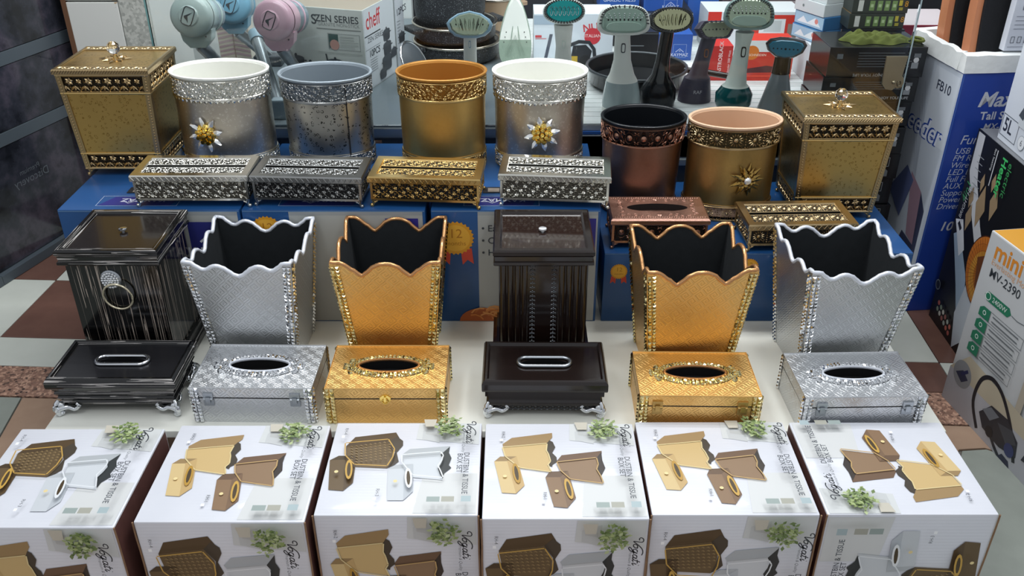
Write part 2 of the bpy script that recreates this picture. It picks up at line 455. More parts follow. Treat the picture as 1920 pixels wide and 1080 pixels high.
# ------------------------------------------------------------------ pierced metal ornament
class Fil:
    """openwork built from petals, domes and ridged strips, mapped by fm(u, v, n) onto a surface"""
    def __init__(s, mb, fm, material, rel=0.0018): s.mb = mb; s.fm = fm; s.mt = material; s.rel = rel
    def put(s, P, F): s.mb.add([s.fm(*p) for p in P], F, s.mt)
    def dome(s, u, v, r, h=None, n=6):
        h = h or s.rel * 1.5
        P = [(u, v, h)] + [(u + r * math.cos(2 * PI * i / n), v + r * math.sin(2 * PI * i / n), 0.0002) for i in range(n)]
        s.put(P, [(0, 1 + i, 1 + (i + 1) % n) for i in range(n)])
    def petal(s, u, v, a, l, wd, r0=0.0):
        c, d = math.cos(a), math.sin(a); h = s.rel
        q = lambda x, y, z: (u + c * x - d * y, v + d * x + c * y, z)
        P = [q(r0, 0, h * .5), q(r0 + l * .55, wd / 2, 0.0002), q(r0 + l, 0, h * .4), q(r0 + l * .55, -wd / 2, 0.0002), q(r0 + l * .5, 0, h)]
        s.put(P, [(0, 4, 1), (1, 4, 2), (2, 4, 3), (3, 4, 0)])
    def flower(s, u, v, r, n=5, a0=0.3):
        for i in range(n): s.petal(u, v, a0 + 2 * PI * i / n, r, r * 1.05 * 4 / n)
        s.dome(u, v, r * (.22 if n == 5 else .34), s.rel * 1.3)
    def strip(s, pts, wd):
        P = []; F = []; h = s.rel
        for i, (u, v) in enumerate(pts):
            a = pts[max(i - 1, 0)]; b = pts[min(i + 1, len(pts) - 1)]
            dx, dy = b[0] - a[0], b[1] - a[1]; L = math.hypot(dx, dy) or 1
            nx, ny = -dy / L * wd / 2, dx / L * wd / 2
            P += [(u + nx, v + ny, 0.0002), (u, v, h), (u - nx, v - ny, 0.0002)]
            if i:
                k = 3 * i
                F += [(k - 3, k - 2, k + 1, k), (k - 2, k - 1, k + 2, k + 1)]
        s.put(P, F)
    def curl(s, u, v, r, a, turn=1.0, wd=0.0014, n=6):
        s.strip([(u + r * (1 - .55 * i / n) * math.cos(a + turn * 4.2 * i / n), v + r * (1 - .55 * i / n) * math.sin(a + turn * 4.2 * i / n)) for i in range(n + 1)], wd)
    def scroll(s, W, H, cell, seed=1, wd=0.0013):
        rnd = random.Random(seed)
        nx = max(1, round(W / cell)); ny = max(1, round(H / cell))
        cx, cy = W / nx, H / ny
        for i in range(nx):
            for j in range(ny):
                u, v = (i + .5) * cx, (j + .5) * cy
                r = min(cx, cy) * .52
                k = (i + 2 * j) % 3
                if k == 0: s.flower(u, v, r, 5, rnd.random() * 6)
                elif k == 1: s.curl(u, v, r, rnd.random() * 6.28, 1, wd)
                else: s.curl(u, v, r, rnd.random() * 6.28, -1, wd)
                a = rnd.random() * 6.28
                s.petal(u + r * .9 * math.cos(a), v + r * .9 * math.sin(a) * .6, a + 1.2, r * .9, r * .5)
    def blossom(s, W, H, pitch):
        n = max(1, round(W / pitch)); p = W / n
        for i in range(n):
            u = (i + .5) * p
            big = i % 2 == 0
            s.flower(u, H * .66, H * (.27 if big else .19), 6)
            s.strip([(u, H * .5), (u + p * .1, H * .25), (u, 0)], 0.0016)
            s.strip([(u + p * .5, H), (u + p * .5, H * .55)], 0.0016)
            for sg in (-1, 1):
                s.petal(u + sg * p * .05, H * .1, PI / 2 - sg * 0.75, H * .42, H * .15)
                s.petal(u + sg * p * .42, H * .08, PI / 2 - sg * 0.3, H * .3, H * .12)
            s.strip([(u - p * .5, H * .28), (u - p * .25, H * .36), (u, H * .3), (u + p * .25, H * .22), (u + p * .5, H * .28)], 0.0015)
    def daisy(s, W, H, pitch):
        n = max(1, round(W / pitch)); p = W / n
        for i in range(n):
            u = (i + .5) * p; v = H * .5
            for k in range(14): s.petal(u, v, 2 * PI * k / 14, H * .26, H * .09, H * .17)
            s.dome(u, v, H * .13, 0.0028, 8)
            for k in range(6):
                vv = H * (k + .5) / 6
                s.dome(u + p * .5, vv, H * .06, None, 5)
                s.dome(u + p * .5 + (-1) ** k * p * .12, vv, H * .045, None, 5)
            for sg in (-1, 1):
                s.curl(u + sg * p * .33, H * .14, H * .09, 1.5, sg); s.curl(u + sg * p * .33, H * .86, H * .09, -1.5, -sg)
    def rosette(s, W, H, pitch):
        n = max(1, round(W / pitch)); p = W / n
        for i in range(n):
            u = (i + .5) * p; v = H * .5
            s.strip([(u + p * .32 * math.cos(2 * PI * k / 10), v + H * .34 * math.sin(2 * PI * k / 10)) for k in range(11)], 0.0016)
            s.dome(u, v, H * .17, 0.003, 8)
            for sg in (-1, 1):
                for a in (.5, 2.6, 3.7, 5.8): s.petal(u + p * .5, v + sg * H * .28, a, H * .18, H * .08)
                s.strip([(u + sg * p * .5, 0), (u + sg * p * .36, H * .25), (u + sg * p * .5, H * .5)], 0.0014)
                s.strip([(u + sg * p * .5, H), (u + sg * p * .36, H * .75), (u + sg * p * .5, H * .5)], 0.0014)
                s.curl(u, v + sg * H * .42, H * .08, 0, sg)
    def rail(s, W, v, wd, n=24): s.strip([(W * i / n, v) for i in range(n + 1)], wd)
    def beads(s, W, v, r, pitch):
        n = max(1, round(W / pitch))
        for i in range(n): s.dome((i + .5) * W / n, v, r, r * .9, 5)
def planar(o, eu, ev):
    o, eu, ev = Vector(o), Vector(eu).normalized(), Vector(ev).normalized(); en = eu.cross(ev)
    return lambda u, v, n: o + eu * u + ev * v + en * n

# ------------------------------------------------------------------ wares: set cartons
ART = dict(
 gold_side=[(.117,.756),(.178,.826),(.448,.883),(.448,.833),(.407,.757),(.123,.714)],
 gold_front=[(.121,.714),(.407,.757),(.4,.681),(.413,.639),(.424,.565),(.406,.527),(.426,.455),(.231,.499),(.14,.615)],
 gold_open=[(.407,.757),(.427,.799),(.449,.78),(.464,.72),(.441,.659),(.468,.611),(.47,.563),(.44,.533),(.436,.509),(.41,.526),(.424,.569),(.413,.639),(.4,.681)],
 br_side=[(.465,.566),(.502,.634),(.765,.682),(.764,.652),(.722,.596),(.474,.546)],
 br_front=[(.471,.55),(.722,.596),(.728,.531),(.714,.476),(.735,.404),(.746,.335),(.548,.378),(.49,.467)],
 br_open=[(.722,.596),(.762,.669),(.762,.577),(.775,.496),(.742,.411),(.742,.35),(.735,.404),(.714,.476),(.728,.531)],
 gt_front=[(.065,.564),(.148,.567),(.204,.235),(.117,.244)], gt_top=[(.148,.567),(.21,.619),(.258,.317),(.204,.235)], gt_side=[(.065,.564),(.103,.617),(.21,.619),(.148,.567)],
 bt_front=[(.39,.397),(.482,.398),(.515,.098),(.432,.11)], bt_top=[(.482,.398),(.535,.464),(.571,.194),(.515,.098)], bt_side=[(.39,.397),(.417,.456),(.535,.464),(.482,.398)],
 d_side=[(.099,.72),(.146,.824),(.417,.879),(.448,.809),(.375,.764)],
 d_front=[(.099,.72),(.375,.764),(.426,.656),(.423,.566),(.397,.473),(.188,.489),(.117,.588)],
 d_open=[(.375,.764),(.428,.831),(.474,.778),(.478,.726),(.444,.645),(.467,.546),(.44,.507),(.397,.473),(.423,.566),(.432,.655)],
 s_side=[(.476,.615),(.528,.685),(.793,.718),(.784,.662),(.734,.619),(.49,.585)],
 s_front=[(.49,.585),(.734,.619),(.753,.583),(.745,.525),(.725,.468),(.745,.411),(.765,.346),(.575,.374),(.497,.507)],
 s_open=[(.734,.619),(.793,.712),(.79,.642),(.81,.583),(.796,.506),(.814,.477),(.772,.42),(.764,.365),(.745,.402),(.727,.468),(.745,.525),(.756,.573)],
 dt_front=[(.015,.559),(.114,.564),(.147,.236),(.053,.248)], dt_top=[(.114,.564),(.185,.607),(.198,.318),(.147,.236)], dt_side=[(.015,.559),(.067,.608),(.185,.607),(.114,.564)],
 st_front=[(.404,.459),(.511,.468),(.533,.139),(.433,.139)], st_top=[(.511,.468),(.564,.516),(.586,.228),(.533,.139)], st_side=[(.404,.459),(.451,.507),(.564,.516),(.511,.468)])
VOG = [
 [(.55,1.25),(.25,1.2),(.05,1.5),(.15,1.95),(.5,2.1),(.8,1.85),(.85,1.2),(.85,.5),(.9,0),(1.25,.7),(1.7,1.5),(2.15,2.0),(2.7,2.15),(3.2,1.95)],
 [(1.75,.95),(1.45,.8),(1.35,.35),(1.5,.05),(1.8,.1),(2.0,.5),(1.95,.85),(1.75,.95),(2.1,.85)],
 [(2.75,.95),(2.4,.9),(2.25,.45),(2.35,.08),(2.65,.15),(2.85,.55),(2.95,1.0),(2.8,.2),(2.6,-.6),(2.25,-.95),(2.0,-.7),(2.4,-.2),(3.1,.25)],
 [(3.75,.95),(3.4,.9),(3.25,.45),(3.35,.08),(3.65,.15),(3.85,.6),(3.9,1.0),(3.8,.3),(3.9,.03),(4.15,.3)],
 [(4.45,1.75),(4.3,.9),(4.2,.3),(4.3,.03),(4.55,.3)], [(4.1,1.1),(4.75,1.18)],
 [(4.95,1.0),(4.82,.35),(4.9,.03),(5.2,.4)], [(5.02,1.45),(5.1,1.5)]]
def leaf_poly(F, a, b, r, ang, c):
    ca, sa = math.cos(ang), math.sin(ang)
    pts = [(0, 0), (r * .5, r * .28), (r, 0), (r * .5, -r * .28)]
    F.poly([(a + (ca * x - sa * y) / F.W, b + (sa * x + ca * y) / F.H) for x, y in pts], c)
def print_art(F, kind, flip, seed):
    rnd = random.Random(seed)
    T = (lambda P: [(1 - a, 1 - b) for a, b in P]) if flip else (lambda P: P)
    tp = lambda a, b: T([(a, b)])[0]
    def ply(k, c): F.poly(T(ART[k]), c)
    # pale kitchen photograph behind the wares
    F.poly(T([(.60, .02), (.985, .02), (.985, .42), (.64, .42)]), '#d6d7d6')
    F.poly(T([(.56, .80), (.985, .74), (.985, .99), (.57, .99)]), '#d2d4d3')
    F.poly(T([(.60, .80), (.72, .76), (.72, .95), (.60, .90)]), '#c6c8c8')
    F.poly(T([(.62, .86), (.70, .84), (.70, .88), (.62, .90)]), '#bcbdbb')
    if kind == 'A':
        for k, c in (('br_side', '#6f5642'), ('br_front', '#8f7459'), ('br_open', '#3a322d'), ('gold_side', '#9f835a'), ('gold_front', '#cdb07a'), ('gold_open', '#453d33'),
                     ('gt_side', '#9a8058'), ('gt_front', '#d4ba86'), ('gt_top', '#c4a570'), ('bt_side', '#6a5340'), ('bt_front', '#8b6f54'), ('bt_top', '#7b614a')): ply(k, c)
        edges = [('gold_front', '#dcc894'), ('br_front', '#bd9c68')]; ovals = [((.208, .433), '#b98f3c'), ((.531, .275), '#c9a04c')]
        clasps = [(.135, .40), (.455, .25)]; tags = [('RH-2', .112, .85), ('RH-1', .372, .205)]
    else:
        for k, c in (('d_side', '#57452f'), ('d_front', '#6d5a3f'), ('d_open', '#4a4136'), ('s_side', '#b3b7ba'), ('s_front', '#d0d4d8'), ('s_open', '#35393a'),
                     ('dt_side', '#4b3c29'), ('dt_front', '#67543a'), ('dt_top', '#5a4832'), ('st_side', '#b9bdc0'), ('st_front', '#ccd0d4'), ('st_top', '#bcc1c6')): ply(k, c)
        edges = [('d_front', '#c39c50'), ('s_front', '#e2e5e8')]; ovals = [((.160, .425), '#c9a04c'), ((.550, .335), '#e8eaec')]
        clasps = [(.083, .40), (.47, .30)]; tags = [('RH-4', .075, .85), ('RH-3', .36, .185)]
        for i in range(9):
            for j in range(7):
                a = .125 + i * .031 + j * .004; b = .705 - j * .03 + i * .004
                if a < .40 - j * .002: F.poly(T([(a, b), (a + .012, b + .012), (a + .024, b), (a + .018, b - .006), (a + .012, b + .002)]), '#8c7550')
    for k, c in edges:
        P = T(ART[k])
        for i in range(len(P)):
            a, b = P[i], P[(i + 1) % len(P)]
            dx, dy = (b[0] - a[0]) * F.W, (b[1] - a[1]) * F.H; L = math.hypot(dx, dy)
            nx, ny = -dy / L * .0022 / F.W, dx / L * .0022 / F.H
            F.poly([a, b, (b[0] + nx, b[1] + ny), (a[0] + nx, a[1] + ny)], c)
    for (a, b), c in ovals:
        P = [(a + .024 * math.cos(t * .5236) - .012 * math.sin(t * .5236), b + .105 * math.sin(t * .5236)) for t in range(12)]
        F.poly(T(P), c)
        P = [(a + .012 * math.cos(t * .5236) - .008 * math.sin(t * .5236), b + .075 * math.sin(t * .5236)) for t in range(12)]
        F.poly(T(P), '#4c3d28')
    for a, b in clasps: F.disc(*tp(a, b), .0035, '#e9d49c', 10)
    rt = 90 if flip else -90
    for s_, a, b in tags:
        F.text(s_, *tp(a, b), .0085, '#55585f', 'c', rt); F.poly(T([(a - .012, b - .075), (a + .008, b - .075), (a + .008, b - .05), (a - .012, b - .05)]), '#f7f8fa')
    # pot with a green plant
    F.poly(T([(.602, .992), (.690, .992), (.682, .905), (.618, .905)]), '#c7c1b2')
    for i in range(110):
        r = rnd.random() ** .6; g = rnd.random() * 6.283
        a, b = .785 + .082 * r * math.cos(g), .885 + .105 * r * math.sin(g)
        if b > .985: continue
        a, b = tp(a, b)
        leaf_poly(F, a, b, .007 + .006 * rnd.random(), rnd.random() * 6.28, rnd.choice(['#8b9c62', '#9fae74', '#6f8250', '#b3bf92', '#7b8f5c']))
    # cabinet window
    F.poly(T([(.685, .048), (.765, .048), (.765, .098), (.685, .098)]), '#9aa6a2'); F.poly(T([(.775, .048), (.853, .048), (.853, .10), (.775, .10)]), '#a9a89c')
    F.poly(T([(.895, .05), (.955, .05), (.955, .105), (.895, .105)]), '#a8b8bb')
    # lettering
    u = .0122
    for st in VOG:
        pts = spline([(x + .12 * y, y * .62) for x, y in st], 4)
        F.ribbon(pts, .16, '#33363d', tp(.903, .925), u, rt)
    F.text('DUSTBIN & TISSUE', *tp(.897, .552), .0134, '#50545b', 'l', rt, 0, .012, .93); F.text('BOX SET', *tp(.855, .542), .0134, '#50545b', 'l', rt, 0, .012, .93)
    F.text('Premium & Quality', *tp(.880, .80), .0075, '#6b6e74', 'l', rt, .3)

def carton(loc, wd, dp, h, top, front, flip, label, rot=0, seed=1):
    t = thing('set_carton', label, 'box', loc, rot, 'dustbin and tissue box cartons in front')
    mb = MB().box((0, 0, 0), (wd, dp, h), carton_white, fm={1: carton_maroon, 3: carton_maroon})
    mb.build('carton_body', t, bevel=0.003, smooth=40)
    for k in range(2):
        m2 = MB(); sx = -1 if k else 1
        rnd = random.Random(seed + k)
        P = [(sx * (wd / 2 + .0006 + .0008 * rnd.random()), -dp / 2 - .0008, h * i / 8) for i in range(9)]
        m2.tube(P, .0016, kraft, 6); m2.build('corner_fold', t)
    m1 = MB(); print_art(Face(m1, frame(wd, dp, h, 'top'), wd, dp), top, flip, seed); m1.build('top_print', t)
    m1 = MB(); print_art(Face(m1, frame(wd, dp, h, 'front'), wd, h), front, flip, seed + 7); m1.build('front_print', t)
    return t

# ------------------------------------------------------------------ wares: wavy square bins
def prof_dome(s):       # high corners, ogee shoulders, one broad arch in the middle
    s = min(s, 1 - s)
    K = [(0, 0), (.08, 0), (.13, -.006), (.17, -.015), (.20, -.018), (.245, -.028), (.275, -.030), (.32, -.022), (.39, -.009), (.45, -.004), (.5, -.003)]
    return interp(K, s)
def prof_wave(s):       # high corners, two crests with a deep dip between
    s = min(s, 1 - s)
    K = [(0, 0), (.07, -.001), (.10, -.008), (.16, -.017), (.20, -.017), (.27, -.009), (.31, -.008), (.37, -.013), (.42, -.022), (.46, -.029), (.5, -.031)]
    return interp(K, s)
def interp(K, x):
    for (a, p), (b, q) in zip(K, K[1:]):
        if x <= b:
            t = (x - a) / (b - a); t = t * t * (3 - 2 * t) * .6 + t * .4
            return p + (q - p) * t
    return K[-1][1]
def wavy_bin(loc, rot, prof, key, trim, gem, label, wt=.212, dt=.205, wb=.162, db=.152, h=.262):
    t = thing('waste_bin', label, 'bin', loc, rot, 'wavy rimmed square bins')
    B = [Vector((-wb / 2, -db / 2, 0)), Vector((wb / 2, -db / 2, 0)), Vector((wb / 2, db / 2, 0)), Vector((-wb / 2, db / 2, 0))]
    T = [Vector((-wt / 2, -dt / 2, h)), Vector((wt / 2, -dt / 2, h)), Vector((wt / 2, dt / 2, h)), Vector((-wt / 2, dt / 2, h))]
    body = MB(); lin_ = MB(); rimp = []
    th = .006; N = 40; RW = 5
    for k in range(4):
        b0, b1, t0, t1 = B[k], B[(k + 1) % 4], T[k], T[(k + 1) % 4]
        def pt(s, q, inset=0.0):
            s_ = s
            lo, hi = b0.lerp(b1, s_), t0.lerp(t1, s_)
            d = hi - lo; p = lo + d * (q + (prof(s) / d.length) * q)
            if inset:
                f = Vector((p.x, p.y, 0)); e = 1 - inset / (abs(f.y) if k in (0, 2) else abs(f.x))
                p = Vector((p.x * (1 - inset / .1), p.y * (1 - inset / .1), p.z))
            return p
        V = []; UV = []
        for j in range(RW + 1):
            for i in range(N + 1):
                s, q = i / N, j / RW
                V.append(pt(s, q)); W = wb + (wt - wb) * q
                UV.append(((s - .5) * W, q * (h + prof(s))))
        F = []; U = []
        for j in range(RW):
            for i in range(N):
                a = j * (N + 1) + i; f = (a, a + 1, a + N + 2, a + N + 1)
                F.append(f); U.append([UV[x] for x in f])
        body.add(V, F, key, None, U)
        V = [pt(i / N, q, th) for q in (0.01, 1) for i in range(N + 1)]
        lin_.add(V, [(i + 1, i, N + 1 + i, N + 2 + i) for i in range(N)], felt)
        rimp += [(pt(i / N, 1) + pt(i / N, 1, th)) / 2 for i in range(N)]
    body.add(B, [(3, 2, 1, 0)], key)
    lin_.add([(b.x * .93, b.y * .93, .006) for b in B], [(0, 1, 2, 3)], felt)
    body.build('body', t); lin_.build('lining', t)
    MB().tube(rimp, .0042, trim, 8, closed=True).build('rim_trim', t, smooth=60)
    for k in range(4):
        g = MB(); b, tt = B[k], T[k]; d = tt - b; L = d.length
        ends = [B[(k + 1) % 4] - b, B[(k - 1) % 4] - b]
        n = 31
        for ei, e in enumerate(ends):
            frontal = abs(e.x) > abs(e.y)
            nrm = d.cross(e) if ei == 1 else e.cross(d)
            if nrm.dot(Vector((b.x, b.y, 0))) < 0: nrm = -nrm
            for c in ((.005, .0135) if frontal else (.005, .0135)):
                for i in range(n):
                    p = b + d * ((i + .5) / n * .975) + e.normalized() * c + nrm.normalized() * .0008
                    g.gem(p, nrm, d, .0070, gem)
        g.build('rhinestone_trim', t, kind='stuff')
    return t

# ------------------------------------------------------------------ wares: tissue chests with a jewelled oval slot
def plate_hole(mb, wd, dp, z, a, b, material, deep, inner, n=40):
    R0 = []; E = []
    for i in range(n):
        g = 2 * PI * i / n; c, s = math.cos(g), math.sin(g)
        k = 1 / max(abs(c) / (wd / 2), abs(s) / (dp / 2))
        R0.append([c * k, s * k, z]); E.append((a * c, b * s, z))
    for cx in (-1, 1):
        for cy in (-1, 1):
            i = min(range(n), key=lambda j: (R0[j][0] - cx * wd / 2) ** 2 + (R0[j][1] - cy * dp / 2) ** 2)
            R0[i][0] = cx * wd / 2; R0[i][1] = cy * dp / 2
    V = R0 + E; F = [(i, (i + 1) % n, n + (i + 1) % n, n + i) for i in range(n)]
    mb.add(V, F, material, None, [[(V[j][0], V[j][1]) for j in f] for f in F])
    L = [(x, y, z - deep) for x, y, _ in E]
    mb.add(E + L, [(i, (i + 1) % n, n + (i + 1) % n, n + i) for i in range(n)], inner)
    mb.add(L, [tuple(range(n))], inner)
def chest(loc, rot, key, gem, clasp, label, wd=.228, dp=.143, h=.08):
    t = thing('tissue_chest', label, 'tissue box', loc, rot, 'square edged tissue chests')
    z1 = h * .70
    MB().box((0, 0, 0), (wd, dp, z1), key).build('body', t)
    l = MB(); l.box((0, 0, z1 + .0012), (wd + .001, dp + .001, h - z1 - .0016), key)
    del l.f[4], l.mi[4], l.uv[4]
    a, b = .058, .0215
    plate_hole(l, wd + .001, dp + .001, h - .0004, a, b, key, .02, dark_in)
    l.build('lid', t)
    MB().tube([(-wd / 2, dp / 2, z1 + .001), (-wd / 2, -dp / 2 - .0006, z1 + .001), (wd / 2, -dp / 2 - .0006, z1 + .001), (wd / 2, dp / 2, z1 + .001)], .0011, dark_in, 5).build('lid_seam', t)
    MB().tube([(-wd / 2, -dp / 2, h), (wd / 2, -dp / 2, h), (wd / 2, dp / 2, h), (-wd / 2, dp / 2, h)], .0016, key, 6, closed=True).build('top_edging', t)
    r = MB()
    rim = [(a * math.cos(2 * PI * i / 40), b * math.sin(2 * PI * i / 40), h + .002) for i in range(40)]
    r.tube(rim, .0028, silver_trim if key is silver_key else copper_trim, 6, closed=True)
    r.build('slot_rim', t, smooth=60)
    g = MB()
    for row, (off, sz, n) in enumerate(((.0065, .0066, 52), (.0125, .0064, 56))):
        for i in range(n):
            c, s = math.cos(2 * PI * i / n), math.sin(2 * PI * i / n)
            p = Vector(((a + off) * c, (b + off) * s, h + .0012 + .0012 * (row == 0)))
            g.gem(p, (c * .2, s * .2, 1), (c, s, 0), sz, gem)
    for sx in (-1, 1):
        for k in range(7):
            an = (k - 3) * .42
            g.gem(((sx * (a + .018 - .004 * abs(an))), .014 * math.sin(an) * 1.6, h + .001), (0, 0, 1), (1, an, 0), .008, gem)
            if abs(k - 3) < 2: g.gem((sx * (a + .025), (k - 3) * .006, h + .001), (0, 0, 1), (1, 1, 0), .007, gem)
    g.build('rhinestone_ring', t, kind='stuff')
    for sx in (-1, 1):
        for sy in (-1, 1):
            g = MB()
            for i in range(10):
                z = h * (i + .5) / 10
                for c in (.004, .0125):
                    g.gem((sx * (wd / 2 - c), sy * (dp / 2 + .001), z), (0, sy, 0), (0, 0, 1), .0075, gem)
                    if c < .01: g.gem((sx * (wd / 2 + .001), sy * (dp / 2 - c), z), (sx, 0, 0), (0, 0, 1), .0075, gem)
            g.build('rhinestone_trim', t, kind='stuff')
    met = steel if key is silver_key else (gold_shiny if clasp == 'single' else sh_bronze)
    y = -dp / 2
    if clasp == 'pair':
        for sx in (-1, 1):
            c = MB(); x = sx * (wd / 2 - .033)
            c.box((x, y - .0015, z1 - .016), (.019, .003, .014), met); c.box((x, y - .0018, z1 + .001), (.019, .0036, .012), met)
            c.tube([(x - .009, y - .004, z1), (x + .009, y - .004, z1)], .0024, met, 8)
            c.box((x, y - .0055, z1 - .008), (.009, .003, .013), met)
            c.build('latch', t, bevel=.0006)
    else:
        c = MB()
        c.prism([(.011 * math.cos(k * PI / 4 + .39), .0095 * math.sin(k * PI / 4 + .39)) for k in range(8)], .0025, met, Matrix.Translation((0, y, z1 + .001)) @ Matrix.Rotation(R(90), 4, 'X'))
        c.tube([(.0055 * math.cos(k * .9), y - .004, z1 - .003 + .0055 * math.sin(k * .9)) for k in range(7)], .0013, met, 6, closed=True)
        c.box((0, y - .004, z1 - .004), (.004, .004, .012), met)
        c.build('clasp', t)
    return t

# ------------------------------------------------------------------ wares: dark wooden pieces
def pill(a, b, n=10):
    P = []
    for i in range(n + 1): g = -PI / 2 + PI * i / n; P.append((a - b + b * math.cos(g), b * math.sin(g)))
    for i in range(n + 1): g = PI / 2 + PI * i / n; P.append((-(a - b) + b * math.cos(g), b * math.sin(g)))
    return P
def claw_foot(t, x, y, sx, sy, z0, material=None):
    m = MB(); k = material or chrome
    for g in (0, 90):
        a = Vector((-sx, 0, 0)) if g == 0 else Vector((0, -sy, 0))
        o = Vector((x, y, 0))
        P = [o + Vector((sx * .004, sy * .004, .004)), o + Vector((sx * .006, sy * .006, .014)), o + a * .012 + Vector((0, 0, .017)), o + a * .024 + Vector((0, 0, .012)), o + a * .034 + Vector((0, 0, .020)), o + a * .030 + Vector((0, 0, .026))]
        m.tube(spline(P, 4), [.0065 - .0035 * i / 20 for i in range(21)], k, 8)
    m.tube(spline([(x, y, .004), (x + sx * .008, y + sy * .008, .014), (x + sx * .007, y + sy * .007, .026), (x + sx * .002, y + sy * .002, .034)], 4), [.0065 - .0035 * i / 12 for i in range(13)], k, 8)
    m.ball((x + sx * .003, y + sy * .003, .005), .0075, k, sc3=(1, 1, .66))
    m.ball((x, y - 0, .022), .008, k)
    m.build('claw_foot', t, smooth=70)
def wood_tissue(loc, rot, striped, label, wd=.245, dp=.142, h=.088):
    t = thing('wooden_tissue_box', label, 'tissue box', loc, rot, 'dark wooden tissue boxes')
    side = black_h if striped else brown_wood; top = black_wood if striped else brown_wood
    f = .012
    b = MB()
    if striped:
        P = [(.020, f), (.020, f + .008), (.014, f + .014), (.016, f + .018), (.011, f + .026), (.013, f + .030), (.008, f + .038), (.010, f + .042), (.004, f + .054)]
    else:
        P = [(.014, f), (.014, f + .014), (.008, f + .016), (.008, f + .022), (.012, f + .026), (.012, f + .034), (.006, f + .038), (.006, f + .052)]
    b.rect(P, wd, dp, side); b.build('body', t)
    z = P[-1][1]
    l = MB()
    l.rect([(.001, z), (0, z + .004), (0, h - .008), (.003, h - .002), (.006, h), (.010, h), (.013, h - .006)], wd, dp, side, cap1=False)
    l.build('lid_frame', t)
    p = MB(); plate_hole(p, wd - .026, dp - .026, h - .006, .044, .0115, top, .02, dark_in, 48); p.build('lid_panel', t)
    Q = pill(.050, .0145)
    m = MB(); m.tube([(x, y, h - .003) for x, y in Q], .0042, chrome if striped else steel, 8, closed=True, sy=.8); m.build('slot_rim', t, smooth=60)
    for sx in (-1, 1):
        for sy in (-1, 1): claw_foot(t, sx * (wd / 2 - .014), sy * (dp / 2 - .012), sx, sy, f)
    if not striped:
        m = MB(); F = Fil(m, planar((-wd / 2 + .03, -dp / 2 + .0135, f), (1, 0, 0), (0, 0, 1)), steel, .0014)
        n = 16
        for i in range(n):
            u = (i + .5) * (wd - .06) / n
            F.curl(u - .0025, .006, .003, 1.6, 1, .0011); F.curl(u + .0025, .006, .003, 1.6, -1, .0011); F.dome(u, .010, .0014); F.dome(u, .003, .0014)
        m.build('metal_fringe', t, kind='stuff')
    return t
def wood_bin(loc, rot, striped, label, wd=.198, dp=.19, h=.28):
    t = thing('lidded_bin', label, 'bin', loc, rot, 'dark wooden lidded bins')
    side = black_v if striped else brown_wood; mould = black_h if striped else brown_wood
    m = MB(); m.rect([(-.004, 0), (-.004, .012), (.004, .018), (.004, .03), (.010, .034)], wd, dp, mould); m.build('plinth', t)
    bz0, bz1 = .034, h - .034
    m = MB(); m.rect([(.011, bz0), (.011, bz1)], wd, dp, side); m.build('body', t)
    if not striped:
        xs = [-.078, -.064, -.050, -.036, .036, .050, .064, .078]
        for x in xs:
            m = MB(); m.rings([[(x - .006, -dp / 2 + .011, z), (x - .003, -dp / 2 + .0075, z), (x + .003, -dp / 2 + .0075, z), (x + .006, -dp / 2 + .011, z)] for z in (bz0, bz1)], brown_wood, closed=False, cap0=False, cap1=False); m.build('flute', t, smooth=50)
        for x in (-.021, .021):
            m = MB(); F = Fil(m, planar((x - .0065, -dp / 2 + .0105, bz0), (1, 0, 0), (0, 0, 1)), steel, .0016)
            n = 22
            for i in range(n):
                v = (i + .5) * (bz1 - bz0) / n
                F.curl(.003, v, .0028, 0, 1, .0012); F.curl(.010, v, .0028, PI, -1, .0012); F.dome(.0065, v + .004, .0016)
            m.build('metal_lace_strip', t, kind='stuff')
    z = bz1
    m = MB(); m.rect([(.004, z), (.001, z + .003), (.001, z + .008), (.004, z + .010), (.003, z + .020), (0, z + .024), (0, h - .003), (.003, h), (.013, h), (.017, h - .005)], wd, dp, mould, cap1=False); m.build('lid_frame', t)
    m = MB(); m.box((0, 0, h - .008), (wd - .034, dp - .034, .0025), black_panel if striped else mat('brown_gloss', '#2a1c18', 0.05, fn=tone_fn('#231815', '#30221d', 8), coat=1.0)); m.build('lid_panel', t)
    m = MB(); m.lathe([(.003, h - .006), (.003, h - .003), (.008, h - .001), (.008, h + .002), (.005, h + .003)], chrome if striped else diamante, 12, cap1=True); m.build('lid_knob', t, smooth=40)
    if striped:
        yy = -dp / 2 + .009; zc = bz1 - .032
        g = MB(); g.lathe([(.020, 0), (.020, .003), (.017, .005)], steel, 20, M=Matrix.Translation((-.005, yy + .002, zc)) @ Matrix.Rotation(R(90), 4, 'X'), cap1=True)
        for rr, n in ((0, 1), (.005, 6), (.010, 12), (.0155, 18)):
            for i in range(n):
                a = 2 * PI * i / n
                g.ball((-.005 + rr * math.cos(a), yy - .005, zc + rr * math.sin(a)), .0027, diamante, 6, 4)
        g.build('jewelled_boss', t, kind=None)
        rg = MB(); rg.tube([(.003 + .028 * math.cos(2 * PI * i / 32), yy - .006 - .004 * math.sin(2 * PI * i / 32), zc - .036 + .030 * math.sin(2 * PI * i / 32)) for i in range(32)], .0022, mat('ring_gold', '#e6dcc0', .25, .8), 8, closed=True); rg.build('ring_handle', t, smooth=60)
    return t

